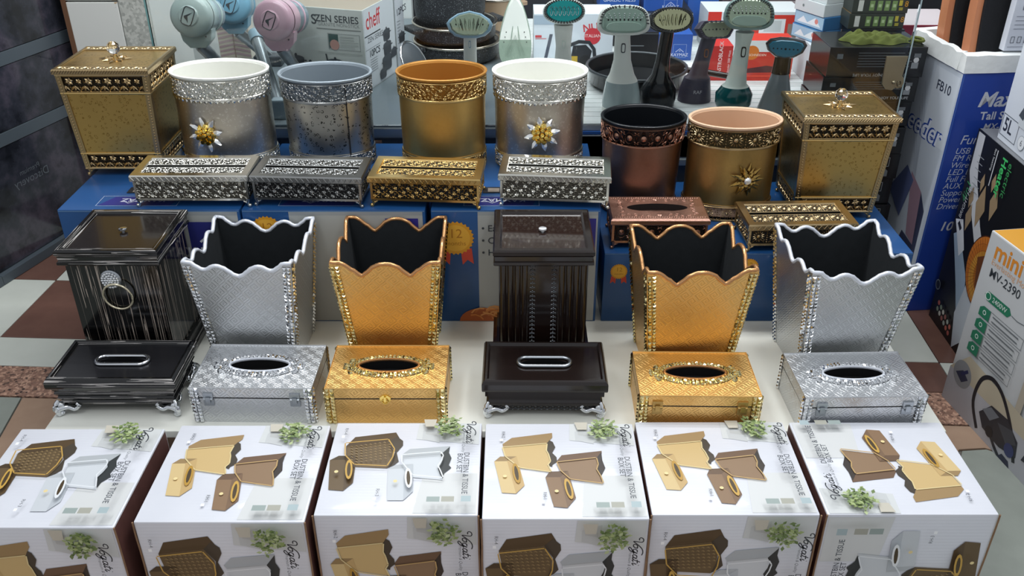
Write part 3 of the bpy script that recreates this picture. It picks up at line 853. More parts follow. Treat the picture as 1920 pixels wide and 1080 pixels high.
# ------------------------------------------------------------------ wares: pierced metal tissue boxes
def scroll_foot(t, x, y, sx, z1, material):
    m = MB()
    P = [(x, y, .002), (x - sx * .003, y, .008), (x - sx * .001, y, z1 + .004)]
    m.tube(spline(P, 4), [.0035, .003, .0026, .0028, .003, .0034, .0038, .004, .0045], material, 6)
    m.ball((x + sx * .001, y, .004), .0042, material, 8, 5)
    m.tube([(x - sx * (.007 + .0052 * math.cos(a)), y, z1 + .001 - .0052 * math.sin(a)) for a in (0, .9, 1.8, 2.7, 3.6, 4.5)], .0018, material, 6)
    m.tube([(x - sx * .004, y, .008), (x - sx * .010, y, .014), (x - sx * .016, y, z1 + .002)], .0018, material, 6)
    m.build('scroll_foot', t, smooth=60)
def pierced_box(loc, rot, material, style, label, wd=.236, dp=.118, h=.072, slot='strip', seed=1):
    t = thing('pierced_tissue_box', label, 'tissue box', loc, rot, 'pierced metal tissue boxes')
    f = .015; z1 = h - .015
    m = MB(); m.box((0, 0, f + .001), (wd - .016, dp - .016, z1 - f - .003), mat('inner_warm', '#57534a', .6, .5) if material is fil_silver else dark_in); m.build('inner_box', t)
    rl = MB()
    rl.rect([(.004, f), (.004, f + .005), (.006, f + .005)], wd, dp, material, cap1=False)
    for sx in (-1, 1):
        for sy in (-1, 1): rl.box((sx * (wd / 2 - .0065), sy * (dp / 2 - .0065), f), (.005, .005, z1 - f), material)
    rl.build('body_frame', t)
    for nm, o, eu, W in (('front', (-wd / 2 + .008, -dp / 2 + .007, f + .005), (1, 0, 0), wd - .016), ('right', (wd / 2 - .007, -dp / 2 + .008, f + .005), (0, 1, 0), dp - .016), ('left', (-wd / 2 + .007, dp / 2 - .008, f + .005), (0, -1, 0), dp - .016)):
        m = MB(); F = Fil(m, planar(o, eu, (0, 0, 1)), material, .0016); H = z1 - f - .005
        if style == 'scroll': F.scroll(W, H, .0088, seed, .0019)
        elif style == 'daisy': F.daisy(W, H, .034)
        else: F.rosette(W, H, .034)
        m.build('pierced_panel', t, kind='stuff')
    l = MB()
    if slot == 'strip':
        l.rect([(.002, z1), (0, z1 + .002), (0, h - .003), (.0015, h), (.016, h), (.018, h - .003)], wd, dp, material, cap1=False)
        l.build('lid_frame', t)
        iw, idp = wd - .034, dp - .034; sw = .012
        p = MB()
        for sy in (-1, 1):
            p.box((0, sy * (idp / 4 + sw / 4), h - .005), (iw, idp / 2 - sw / 2, .002), mat('fil_back', '#35342f', .6, .6))
        p.box((0, 0, h - .012), (iw, sw + .004, .002), dark_in)
        p.build('lid_backing', t)
        for sy in (-1, 1):
            y0 = sw / 2 + .001 if sy > 0 else -idp / 2
            m = MB(); F = Fil(m, planar((-iw / 2, y0, h - .0028), (1, 0, 0), (0, 1, 0)), material, .0014); H = idp / 2 - sw / 2 - .001
            if style == 'scroll': F.scroll(iw, H, .0085, seed + 5, .0020)
            else: F.daisy(iw, H, .035)
            F.rail(iw, H if sy < 0 else 0, .0016)
            m.build('pierced_strip', t, kind='stuff')
        m = MB(); F = Fil(m, planar((-wd / 2, -dp / 2 - .0001, z1), (1, 0, 0), (0, 0, 1)), material, .0012)
        n = 20
        for i in range(n):
            u0 = wd * i / n
            F.strip([(u0 + wd / n * k / 4, .0075 + .004 * math.sin(PI * k / 2)) for k in range(5)], .0018)
        m.build('lid_edge_relief', t, kind='stuff')
    else:
        l.rect([(.002, z1), (0, z1 + .003), (0, h - .004), (.004, h - .0002)], wd, dp, pl_copper, cap1=False)
        plate_hole(l, wd - .008, dp - .008, h, .066, .020, pl_copper, .02, dark_in, 44)
        l.build('lid', t)
        m = MB(); F = Fil(m, planar((-wd / 2 + .008, -dp / 2 + .008, h), (1, 0, 0), (0, 1, 0)), pl_copper, .0011)
        W, H = wd - .016, dp - .016
        for v in (.003, H - .003): F.beads(W, v, .0018, .005)
        for sx in (-1, 1):
            for a in range(5):
                F.curl(W / 2 + sx * W * .40, H * (.18 + .16 * a), .007, a * 1.3, sx, .0016)
            for a in range(4): F.curl(W / 2 + sx * W * (.12 + .07 * a), H * .14, .006, a, sx, .0014); F.curl(W / 2 + sx * W * (.12 + .07 * a), H * .86, .006, a + 2, -sx, .0014)
        for v in (H * .12, H * .88): F.flower(W / 2, v, .006, 5)
        m.build('lid_relief', t, kind='stuff')
    for sx in (-1, 1):
        for sy in (-1, 1): scroll_foot(t, sx * (wd / 2 - .006), sy * (dp / 2 - .006), sx, f, material)
    return t

# ------------------------------------------------------------------ wares: bronze lidded bins with crystal knob
def bronze_bin(loc, rot, label, wd=.206, dp=.186, h=.248, k=.875):
    t = thing('bronze_lidded_bin', label, 'bin', loc, rot, 'bronze lidded bins')
    f = .016; z1 = h - .012; M3 = fil_bronze
    def half(z):
        q = (z - f) / (z1 - f); s = k + (1 - k) * q
        return (wd / 2 - .006) * s, (dp / 2 - .006) * s
    zb, zt = f + .038, z1 - .042
    m = MB()
    rs = []
    for z in (zb, zt):
        a, b = half(z); rs.append([(-a, -b, z), (a, -b, z), (a, b, z), (-a, b, z)])
    m.rings(rs, pl_bronze, cap0=True, cap1=True); m.build('panel_body', t)
    for za, zc in ((f, zb), (zt, z1)):
        m = MB(); rs = []
        for z in (za, zc):
            a, b = half(z); a -= .005; b -= .005; rs.append([(-a, -b, z), (a, -b, z), (a, b, z), (-a, b, z)])
        m.rings(rs, mat('bin_dark_liner', '#2c2418', .6, .3))
        m.build('liner', t)
    for sx in (-1, 1):
        for sy in (-1, 1):
            m = MB(); rs = []
            for z in (f, z1):
                a, b = half(z); x, y = sx * a, sy * b
                e = .0105
                q = [(x + sx * .002, y + sy * .002, z), (x - sx * e, y + sy * .002, z), (x - sx * e, y - sy * e, z), (x + sx * .002, y - sy * e, z)]
                rs.append(q if sx * sy < 0 else q[::-1])
            m.rings(rs, M3); m.build('corner_post', t)
    for z in (f + .002, zb, zt, z1 - .002):
        a, b = half(z); a += .001; b += .001
        m = MB(); m.tube([(-a, -b, z), (a, -b, z), (a, b, z), (-a, b, z)], .0024, fil_gold if z in (zb, zt) else M3, 6, closed=True); m.build('moulding', t)
    for za, zc in ((f + .004, zb - .002), (zt + .003, z1 - .004)):
        for side in (0, 1, 3):
            a0, b0 = half(za); a1, b1 = half(zc)
            if side == 0: p0, p1, q0 = Vector((-a0 + .012, -b0, za)), Vector((a0 - .012, -b0, za)), Vector((-a1 + .012, -b1, zc))
            elif side == 1: p0, p1, q0 = Vector((a0, -b0 + .012, za)), Vector((a0, b0 - .012, za)), Vector((a1, -b1 + .012, zc))
            else: p0, p1, q0 = Vector((-a0, b0 - .012, za)), Vector((-a0, -b0 + .012, za)), Vector((-a1, b1 - .012, zc))
            W = (p1 - p0).length; H = (q0 - p0).length
            eu = (p1 - p0).normalized(); ev = Vector((0, q0.y - p0.y, q0.z - p0.z)) if side == 0 else Vector((q0.x - p0.x, 0, q0.z - p0.z))
            m = MB(); F = Fil(m, planar(p0, eu, ev), M3, .0026)
            F.blossom(W, H, .0195); F.rail(W, H * .02, .003); F.rail(W, H * .98, .003)
            m.build('pierced_band', t, kind='stuff')
    for sx in (-1, 1):
        a, b = half(f); a2, b2 = half(z1)
        m = MB(); n = 34
        for i in range(n):
            q = (i + .5) / n; z = f + (z1 - f) * q; aa, bb = half(z)
            m.ball((sx * (aa - .0042), -bb - .002, z), .0021, M3, 6, 4)
        m.build('beading', t, kind='stuff')
    l = MB(); l.rect([(.004, z1), (0, z1 + .001), (0, h - .003), (.002, h), (.006, h), (.007, h - .0025)], wd, dp, M3, cap1=False); l.build('lid_frame', t)
    m = MB(); F = Fil(m, planar((-wd / 2, -dp / 2 - .0001, z1 + .001), (1, 0, 0), (0, 0, 1)), M3, .0012)
    for i in range(36):
        u0 = wd * i / 36; F.strip([(u0, .002), (u0 + wd / 72, .0055), (u0 + wd / 36, .009)], .0016)
    m.build('lid_edge_relief', t, kind='stuff')
    l = MB(); l.box((0, 0, h - .006), (wd - .012, dp - .012, .003), pl_bronze)
    band = .020
    for sy in (-1, 1): l.box((0, sy * (dp / 2 - .006 - band / 2), h - .003), (wd - .014, band - .003, .0004), mat('bin_dark_liner', '#2c2418', .6, .3))
    l.build('lid_panel', t)
    for sy in (-1, 1):
        m = MB(); F = Fil(m, planar((-wd / 2 + .008, sy * (dp / 2 - .006 - band / 2) - band / 2 + .001, h - .0024), (1, 0, 0), (0, 1, 0)), M3, .0022)
        W = wd - .016; n = 7
        for i in range(n):
            u = (i + .5) * W / n
            F.flower(u, band * .45, .0065, 5, i)
            for sg in (-1, 1): F.petal(u + sg * .007, .003, PI / 2 - sg * .9, .012, .004); F.petal(u + sg * .007, band * .8, -PI / 2 + sg * .9, .010, .004)
        F.rail(W, .0008, .002); F.rail(W, band - .002, .002)
        m.build('lid_pierced_strip', t, kind='stuff')
    m = MB(); F = Fil(m, planar((0, 0, h - .0028), (1, 0, 0), (0, 1, 0)), M3, .0035)
    for i in range(8): F.petal(0, 0, i * PI / 4, .026 if i % 2 else .034, .010, .004)
    for i in range(10): F.curl(.020 * math.cos(i * .63), .016 * math.sin(i * .63), .005, i, 1, .002)
    m.build('knob_flower', t)
    m = MB(); m.lathe([(.006, h - .002), (.004, h + .006), (.006, h + .009)], fil_gold, 10, cap1=True); m.build('knob_stem', t)
    m = MB(); m.ball((0, 0, h + .021), .0145, crystal, 10, 7); m.build('crystal_knob', t)
    for sx in (-1, 1):
        for sy in (-1, 1):
            a, b = half(f); scroll_foot(t, sx * (a - .002), sy * (b - .002), sx, f, M3)
    return t

# ------------------------------------------------------------------ wares: oval drum bins
def drum_bin(loc, rx, ry, h, kb, shell, liner, fil, style, label, band=.043, base=.038, orn=None, seed=1, seam=False, cat_group='oval metal drum bins'):
    t = thing('drum_bin', label, 'bin', loc, 0, cat_group)
    S = lambda z: kb + (1 - kb) * z / h
    zt = h - .008 - band
    m = MB(); m.oval([(.0015, base, S(base)), (.0015, zt, S(zt))], rx - .004, ry - .004, shell, 72, cap0=True); m.build('shell', t, smooth=60)
    if style == 'daisy':
        m = MB(); m.oval([(-.0045, zt, S(zt)), (-.0045, h - .012, 1)], rx, ry, mat('band_backing', '#4a4028', .5, .6), 72); m.build('band_backing', t, smooth=60)
    m = MB()
    m.oval([(-.006, .01, S(0)), (-.006, h - .006, 1), (.0015, h - .005, 1), (.002, h - .001, 1), (.001, h, 1), (-.003, h, 1), (-.005, h - .002, 1), (-.0085, .016, S(0)), (-.03, .012, S(0))], rx, ry, liner, 72, cap1=True)
    m.build('liner', t, smooth=50)
    for z, rr in ((base, .0022), (zt, .0022), (h - .010, .0015), (.003, .003)):
        m = MB(); m.tube([((rx * S(z) - .002) * math.cos(a * PI / 36), (ry * S(z) - .002) * math.sin(a * PI / 36), z) for a in range(72)], rr, fil, 6, closed=True); m.build('beaded_ring', t, smooth=60)
    P = 2 * PI * math.sqrt((rx * rx + ry * ry) / 2)
    # equal arc length table round the oval
    N = 720; L = [0]
    for i in range(N):
        a = 2 * PI * i / N; b = 2 * PI * (i + 1) / N
        L.append(L[-1] + math.hypot(rx * (math.cos(b) - math.cos(a)), ry * (math.sin(b) - math.sin(a))))
    def ang(u):
        u = (u / P * L[-1]) % L[-1]; lo, hi = 0, N
        while hi - lo > 1:
            mid = (lo + hi) // 2
            if L[mid] <= u: lo = mid
            else: hi = mid
        return 2 * PI * (lo + (u - L[lo]) / (L[lo + 1] - L[lo])) / N
    def fmap(z0, off=-.001):
        def f(u, v, n):
            a = ang(u); z = z0 + v; k = S(z)
            return Vector(((rx * k + off + n) * math.cos(a), (ry * k + off + n) * math.sin(a), z))
        return f
    for z0, H in ((zt + .003, band - .005), (.005, base - .007)):
        m = MB(); F = Fil(m, fmap(z0), fil, .0015 if style == 'scroll' else .0024)
        if style == 'scroll': F.scroll(P, H, .0090, seed, .0020)
        elif style == 'daisy': F.daisy(P, H, .042)
        else: F.rosette(P, H, .032)
        F.rail(P, 0, .0025, 72); F.rail(P, H, .0025, 72)
        m.build('pierced_band', t, kind='stuff')
    if style == 'scroll' and fil is not fil_pewter and fil is not fil_gold:
        m = MB(); F = Fil(m, fmap(zt - .004, -.001), fil, .002)
        n = int(P / .012)
        for i in range(n): F.petal((i + .5) * P / n, .004, -PI / 2, .009, .009, -.002)
        m.build('scalloped_edge', t, kind='stuff')
    if seam:
        a = R(-58); m = MB()
        m.tube([((rx - .0015) * math.cos(a), (ry - .0015) * math.sin(a), z) for z in (base, h * .5, h - .012)], .0012, dark_in, 5); m.build('seam', t)
    if orn:
        kind, az, z = orn
        a = R(az); px, py = (rx - .0025) * math.cos(a), (ry - .0025) * math.sin(a)
        nv = Vector((math.cos(a) / rx, math.sin(a) / ry, 0)).normalized()
        eu = Vector((0, 0, 1)).cross(nv)
        Mx = Matrix(((eu.x, 0, nv.x, px), (eu.y, 0, nv.y, py), (0, 1, 0, z), (0, 0, 0, 1)))
        if kind == 'crystal':
            for i in range(8):
                b = MB(); g = Matrix.Rotation(i * PI / 4 + .2, 4, 'Z')
                pts = []
                for q, wq, hq in ((.012, .002, .004), (.020, .0055, .007), (.030, .006, .008), (.040, .001, .006)):
                    pts.append([(q, -wq, hq - .002), (q, 0, hq + .003), (q, wq, hq - .002), (q, 0, hq - .003)])
                b.rings(pts, crystal_leaf, Mx @ g); b.build('crystal_petal', t)
            b = MB()
            for ring, n, r in ((.019, 9, .0068), (.011, 6, .0064), (0, 1, .006)):
                for i in range(n):
                    an = 2 * PI * i / n + ring * 40
                    b.ball((ring * math.cos(an), ring * math.sin(an), .006 + (.019 - ring) * .35), r, gold_shiny, 6, 4, Mx)
            for i in range(10):
                g = Matrix.Rotation(i * PI / 5, 4, 'Z')
                b.add([(.012, 0, .008), (.020, .005, .007), (.025, 0, .004), (.020, -.005, .007), (.018, 0, .011)], [(0, 4, 1), (1, 4, 2), (2, 4, 3), (3, 4, 0)], gold_shiny, Mx @ g)
            b.build('gold_flower_heart', t)
        else:
            for ring, n, l, hh in ((0, 9, .042, .003), (.35, 8, .034, .007), (.1, 7, .024, .010)):
                for i in range(n):
                    b = MB(); g = Matrix.Rotation(ring + i * 2 * PI / n, 4, 'Z')
                    b.add([(.004, 0, hh), (l * .55, .0055, hh + .002), (l, 0, hh), (l * .55, -.0055, hh + .002), (l * .55, 0, hh - .001), (l * .55, 0, hh + .0045)],
                          [(0, 5, 1), (1, 5, 2), (2, 5, 3), (3, 5, 0), (0, 1, 4), (1, 2, 4), (2, 3, 4), (3, 0, 4)], sh_bronze if False else mat('flower_brass', '#a8884a', .25, 1.0), Mx @ g)
                    b.build('petal', t)
            b = MB(); b.lathe([(.008, .009), (.0085, .013), (.006, .016), (.003, .017)], diamante, 14, M=Mx, cap1=True); b.build('flower_stone', t, smooth=30)
    return t

# ------------------------------------------------------------------ setting
def at(u, v, y):
    """point of the shop at depth y that the photograph shows at (u, v)"""
    r, p = (u - 960) / 1700, (540 - v) / 1700
    c, s = math.cos(R(30)), .5
    k = y / (c + p * s)
    return Vector((r * k, y, 1.3 + (p * c - s) * k))
GR = Matrix.Rotation(R(-2.8), 4, 'Z')
floor = struct(MB().box((0, .4, -.05), (7, 7.6, .044), mat('floor_bed', '#6b6660', .8)).build('floor'))
t_white = mat('tile_white', '#c9ccc4', .22, fn=tone_fn('#d2d5cd', '#bcc0b6', 6))
t_brown = mat('tile_brown', '#6a4c42', .25, fn=tone_fn('#74554a', '#5c4139', 14))
t_granite = mat('tile_granite', '#8a6a5c', .3, fn=speckle_fn([(0, '#3c302e'), (.3, '#a5806c'), (.6, '#7f5f52'), (.85, '#c09a84')], 160))
t_tan = mat('tile_tan', '#a58a74', .4, fn=tone_fn('#ad927c', '#967a66', 20))
t_grey = mat('tile_grey', '#8f948c', .4, fn=tone_fn('#979c94', '#858a82', 20))
PIT = .3023
def tile(poly, m):
    b = MB(); P = [tuple(q) for q in poly]
    b.prism(P, .0058, m); o = b.build('tile', floor, bevel=.0015); o.location = (0, 0, -.006); return o
def rot2(x, y): v = GR @ Vector((x, y, 0)); return (v.x, v.y)
inv = GR.inverted()
o0 = inv @ Vector((-1.343, 1.996, 0))
ge = inv @ Vector((1.0, 1.743, 0))
yfront = ge.y + .012
for i in range(-2, 10):
    for j in range(-1, 4):
        x0, x1 = o0.x + i * PIT + .001, o0.x + (i + 1) * PIT - .001
        y0, y1 = o0.y + j * PIT + .001, o0.y + (j + 1) * PIT - .001
        y0 = max(y0, yfront)
        if y1 <= y0: continue
        if -.95 < x0 < .7 and j > 0: continue
        tile([rot2(x0, y0), rot2(x1, y0), rot2(x1, y1), rot2(x0, y1)], t_brown if (i + j) % 2 == 0 else t_white)
for i in range(8):
    x0, x1 = -1.9 + i * .5, -1.9 + (i + 1) * .5 - .002
    tile([rot2(x0, yfront - .122), rot2(x1, yfront - .122), rot2(x1, yfront - .002), rot2(x0, yfront - .002)], t_granite)
yb = yfront - .124
def wtile(poly, m): tile([tuple(p) for p in poly], m)
a_, b_ = rot2(-2.0, yb), rot2(2.2, yb)
# walkway in front of the shop: diagonal tan and grey slabs
L0, L1 = (-1.157, yb - .0 + .05), (-1.10, 1.55)
yl = lambda x: GR.to_3x3()[1][0] * x + yb * math.cos(R(2.8))
wtile([(-2, yl(-2)), (-2, .6), (-1.02, .6), (-1.165, yl(-1.165))], t_grey)
wtile([(-1.161, yl(-1.161)), (-1.017, .6), (.2, .6), (.2, yl(.2))], t_tan)
wtile([(.204, yl(.204)), (.204, .6), (.70, 1.05), (.98, 1.545), (1.04, 1.55), (1.27, 1.40), (2.2, 1.0), (2.2, yl(2.2))], t_tan)
wtile([(.208, .6), (2.2, .6), (2.2, .995), (1.268, 1.395), (1.04, 1.545), (.985, 1.54), (.705, 1.045)], t_grey)

# polished dark cladding on the left, with grey bands
gran = mat('wall_granite', '#1f2227', .12, fn=lambda t: (lambda n: (t.color(t.ramp(n, [(.36, '#14161b'), (.50, '#30323b'), (.60, '#48444f'), (.72, '#1f2127')]))))(t.noise(t.coord('Object'), 7, 5, .62)), coat=.4)
band_m = mat('wall_band', '#4c555c', .3, fn=tone_fn('#525b62', '#454d54', 5))
wl = MB(); wl.box((0, -.20, 0), (.06, 1.60, 2.2), mat('wall_core', '#15171a', .6)); wall = struct(wl.build('wall_left'))
wang = math.atan(.29)
wall.location = (-1.484 - .035, 2.283, 0); wall.rotation_euler = (0, 0, -wang)
def slab(z0, z1, m, d=.012, nm='cladding_slab'):
    for k in range(2):
        b = MB(); b.box((.030 + d / 2, .30 if k else -.5, z0 + .001), (d, .60 if k else .998, z1 - z0 - .002), m); b.build(nm, wall, bevel=.001)
slab(.0, .03, band_m, .03, 'kerb_band'); slab(.03, .365, gran); slab(.365, .403, band_m, .014, 'grey_band'); slab(.403, .574, gran); slab(.574, .612, band_m, .014, 'grey_band'); slab(.612, .783, gran); slab(.783, .821, band_m, .014, 'grey_band'); slab(.821, 1.5, gran)
b = MB(); T = Matrix.Translation((.0425, .22, .235)) @ Matrix(((0, 0, 1, 0), (1, 0, 0, 0), (0, 1, 0, 0), (0, 0, 0, 1)))
T = T @ Matrix.Scale(-1, 4, (1, 0, 0))
b.text('Discovery', T, .034, ink('#5b6168'), 'c'); b.text('Premium', T @ Matrix.Translation((0, .030, 0)), .022, ink('#5b6168'), 'c'); b.build('reflected_lettering', wall)  # reflection of lettering in the polished slabs, drawn in as reversed text

# pillar at the far end of that wall
pl = MB(); pl.box((0, 0, 0), (.244, .3, 1.9), mat('pillar_core', '#c6c9c6', .6)); pil = struct(pl.build('trim_1')); pil.location = (-1.186, 2.87, 0)
pw = mat('pillar_white', '#d9dad4', .4, fn=lambda t: t.color(t.mix(t.math('GREATER_THAN', t.noise(t.coord('Object'), 5, 4, .6), .62), '#dcddd8', '#b9a488')))
pg = mat('pillar_granite', '#aeb0a8', .4, fn=speckle_fn([(0, '#9c9e98'), (.4, '#b5b7b0'), (.8, '#c6c7c0')], 130))
for z0, z1 in ((.0, .52), (.525, .70), (.705, 1.2), (1.205, 1.9)):
    b = MB(); b.box((-.040, -.158, z0), (.150, .016, z1 - z0), pw); b.build('pillar_slab', pil, bevel=.002)
    b = MB(); b.box((.078, -.158, z0 + .04), (.082, .014, z1 - z0 - .004), pg); b.build('granite_strip', pil, bevel=.002)
b = MB(); b.box((-.122, -.152, 0), (.014, .03, 1.9), mat('pillar_corner', '#6d4d38', .5)); b.build('corner_bead', pil)
# white end wall and dark back of the shop
struct(MB().box((-.80, 3.25, 0), (.9, .05, 1.5), mat('inner_wall', '#c6cbca', .5, fn=tone_fn('#ccd1d0', '#b7bdbc', 3))).build('wall_left.001'))
struct(MB().box((.75, 3.55, 0), (3.0, .05, 1.6), mat('back_dark', '#2a2d33', .6)).build('wall_back'))
struct(MB().box((1.95, 2.2, 0), (.05, 3.0, 1.6), mat('right_wall', '#b9bcc0', .6)).build('wall_right'))

# showcase window: base, platform, lip, pane
base = struct(MB().box((.0, 2.68, 0), (1.66, 1.08, .50), mat('case_body', '#3d4a5c', .4)).build('trim_2'))
white_rib = mat('platform_white', '#d3d8d8', .35)
gry_pl = mat('platform_grey', '#6f7a80', .35, .2)
alu = mat('aluminium', '#8b959b', .35, .7)
for i in range(30):
    b = MB(); y0 = 2.17 + i * .03515
    b.box((.40, y0 + .0165, .50), (.86, .033, .030), white_rib); b.build('platform_rib', base, bevel=.003)
b = MB(); b.box((-.43, 2.68, .50), (.80, 1.08, .030), gry_pl); b.build('platform_plate', base)
b = MB(); b.box((.40, 2.155, .512), (.86, .02, .020), white_rib); b.build('front_lip', base, bevel=.003)
b = MB(); b.box((.40, 2.150, .505), (.86, .022, .007), ink('#2f5fa8')); b.build('blue_edging', base)
b = MB(); b.box((-.43, 2.15, .495), (.80, .03, .028), alu); b.build('front_rail', base, bevel=.003)
b = MB(); b.box((.40, 2.150, .445), (.86, .02, .058), mat('lip_panel', '#bcc6cc', .35)); b.build('lower_panel', base)
b = MB(); b.box((.40, 2.145, .425), (.86, .03, .018), alu); b.build('lower_rail', base, bevel=.003)
b = MB(); b.box((-.335, 2.139, .30), (.022, .012, .19), ink('#8b7266')); b.build('brown_strip', base)
def glass_mat():
    m = bpy.data.materials.new('window_glass'); m.use_nodes = True
    nt = m.node_tree; nt.nodes.remove(nt.nodes['Principled BSDF'])
    o = nt.nodes['Material Output']; tr = nt.nodes.new('ShaderNodeBsdfTransparent'); gl = nt.nodes.new('ShaderNodeBsdfGlossy')
    tr.inputs[0].default_value = (.965, .985, .98, 1); gl.inputs['Roughness'].default_value = .02
    fr = nt.nodes.new('ShaderNodeFresnel'); fr.inputs[0].default_value = 1.4
    mx = nt.nodes.new('ShaderNodeMixShader')
    nt.links.new(fr.outputs[0], mx.inputs[0]); nt.links.new(tr.outputs[0], mx.inputs[1]); nt.links.new(gl.outputs[0], mx.inputs[2]); nt.links.new(mx.outputs[0], o.inputs[0])
    return m
GLASS = glass_mat()
pane = struct(MB().box((.048, 2.128, .533), (1.775, .006, .75), GLASS).build('window_1'))
edge = mat('glass_edge', '#9fb3b8', .2)
b = MB(); b.box((-.8415, 2.128, .533), (.004, .0062, .75), mat('glass_edge_teal', '#6e9a9c', .2)); b.box((.9375, 2.128, .533), (.0035, .0062, .75), edge); b.build('polished_edge', pane)
br = MB(); brm = mat('clamp_brass', '#8d8570', .38, .85, fn=mottle_fn('#857d68', '#a09880', 40, .1, (.3, .5)))
P = [(-.021, .0), (.021, .0), (.021, .070), (-.021, .070)]
P = [(-.024, .078), (.026, .078), (.022, .030), (.027, .026), (.029, .014), (.026, .003), (.016, .000), (.012, .002), (.004, -.004), (-.012, -.002), (-.022, .010), (-.023, .024)]
cp = at(1669, 166, 2.120)
br.prism([(-x, y) for x, y in P][::-1], .006, brm, Matrix.Translation((cp.x, 2.123, cp.z)) @ Matrix(((-1, 0, 0, 0), (0, 0, -1, 0), (0, 1, 0, 0), (0, 0, 0, 1))) @ Matrix.Scale(1, 4)) if False else br.prism(P, .006, brm, Matrix.Translation((cp.x, 2.124, cp.z)) @ Matrix.Rotation(R(90), 4, 'X'))
br.tube([(cp.x + .0175 + .0045 * math.cos(a * .7), 2.1165, cp.z + .013 + .0065 * math.sin(a * .7)) for a in range(9)], .0012, dark_in, 5, closed=True)
br.ball((cp.x + .004, 2.117, cp.z + .016), .005, brm, 8, 5)
br.build('glass_clamp', pane, bevel=.001)

# ------------------------------------------------------------------ display board and blue boxes
bt = thing('display_board', 'low white display board carrying the chests, bins and blue boxes', 'table', (-.032, 1.735, 0))
MB().box((0, 0, .204), (1.69, .80, .016), board_white).build('board_top', bt, bevel=.002)
for sx in (-1, 1):
    for sy in (-1, 1): MB().box((sx * .78, sy * .36, 0), (.05, .05, .204), board_white).build('leg', bt)

blue = '#1f4f86'
def badge(F, a, b, r, ribbon=True):
    if ribbon:
        for s in (-1, 1):
            F.poly([(a + s * .25 * r / F.W, b - .6 * r / F.H), (a + s * .85 * r / F.W, b - .6 * r / F.H), (a + s * .95 * r / F.W, b - 1.55 * r / F.H), (a + s * .62 * r / F.W, b - 1.3 * r / F.H), (a + s * .35 * r / F.W, b - 1.6 * r / F.H)], '#c8442f')
    F.disc(a, b, r, '#dd9a24', 26, .10); F.disc(a, b, r * .78, '#e8ae3a', 28)
    F.text('12', a, b + .02 * r / F.H, r * .75, '#b7781a', 'c'); F.text('months', a, b - .42 * r / F.H, r * .36, '#b7781a', 'c')
def house_logo(F, a, b, s, c='#e8eaf0', up=1):
    F.ribbon([(-1, -.1 * up), (0, .75 * up), (1, -.1 * up)], .14, c, (a, b), s)
    for x in (-.16, .06):
        for y in (.05, .24): F.poly([(a + (x) * s / F.W, b + up * y * s / F.H), (a + (x + .13) * s / F.W, b + up * y * s / F.H), (a + (x + .13) * s / F.W, b + up * (y + .13) * s / F.H), (a + x * s / F.W, b + up * (y + .13) * s / F.H)], c)
def blue_box(x0, x1, h, label, white0, badge_at, extra, y0=1.722, dp=.385):
    wd = x1 - x0
    t = thing('appliance_box', label, 'box', ((x0 + x1) / 2, y0 + dp / 2, .22), 0, 'blue appliance boxes under the metal wares')
    bm = mat('box_blue', blue, .35, fn=tone_fn('#235690', '#1b4678', 5), coat=.2)
    b = MB(); b.box((0, 0, 0), (wd, dp, h), bm); b.build('box_body', t, bevel=.002, smooth=40)
    b = MB(); F = Face(b, frame(wd, dp, h, 'front'), wd, h)
    F.rect(.004, .985, .996, .993, '#5d83ad')
    if white0 is not None: F.rect(white0, 0.01, .985, .985, '#aeb0ac'); F.rect(white0, .955, .985, .985, '#9da1a2')
    if badge_at: badge(F, *badge_at)
    extra(F); b.build('front_print', t)
    b = MB(); F = Face(b, frame(wd, dp, h, 'top'), wd, dp)
    if h > .2:
        F.poly([(.20, .06), (.60, .06), (.63, .17), (.26, .17)], '#2a2f7a'); F.frame(.19, .05, .64, .18, .0012, '#a9bbd8')
        F.text('KAYMAZ', .56, .145, .024, '#d8dcec', 'l', 180, 0, .01); house_logo(F, .36, .115, .016, '#d8dcec', -1)
        F.rect(.30, .22, .62, .30, '#20242c'); F.rect(.33, .235, .40, .285, '#9a8f84'); F.rect(.43, .235, .5, .285, '#a87462')
    b.build('top_print', t)
    return t
def ex1(F):
    F.rect(.70, .58, .97, .90, '#2a2f7a'); house_logo(F, .845, .74, .034); F.text('KAYMAZ', .845, .60, .032, '#e8eaf0', 'c', 0, 0, .02)
def ex2(F):
    F.rect(.78, .60, .96, .93, '#35318a')
    for i, s in enumerate(('and safe pour', 'Best quality', 'environments')): F.text(s, .685, .80 - i * .105, .019, '#3c4046', 'r' if False else 'c', 0, 0, .01)
def ex3(F):
    for i, s in enumerate(('\u2022 Easy to use', '\u2022 Clean', '\u2022 Healthy')): F.text(s, .295, .82 - i * .105, .021, '#3c4046', 'l', 0, 0, .01)
    F.rect(.86, .60, .975, .93, '#35318a')
    rnd = random.Random(3)
    F.poly([(.30 + .15 * math.cos(k * PI / 12), .006 + .125 * math.sin(k * PI / 12)) for k in range(13)], '#b5602f')
    for i in range(26):
        a = .20 + .2 * rnd.random(); b_ = .055 + .06 * rnd.random()
        F.ribbon([(0, 0), (.010, .004), (.022, .002), (.03, -.004)], .12 * .03, rnd.choice(['#dc8a45', '#c8733a', '#e6a05c']), (a, b_), 1, rnd.random() * 60 - 30) if abs(a - .30) + b_ < .16 else None
def ex0(F): pass
blue_box(-.951, -.570, .274, 'blue appliance box under left bronze lidded bin, leftmost of its row', .64, (.17, .72, .040, False), ex1)
blue_box(-.566, -.182, .274, 'blue and grey appliance box behind the left silver and gold wavy bins', .255, (.125, .82, .036, False), ex2)
blue_box(-.170, .186, .274, 'blue box with large gold award seal behind the brown lidded bin', .275, (.14, .76, .040), ex3)
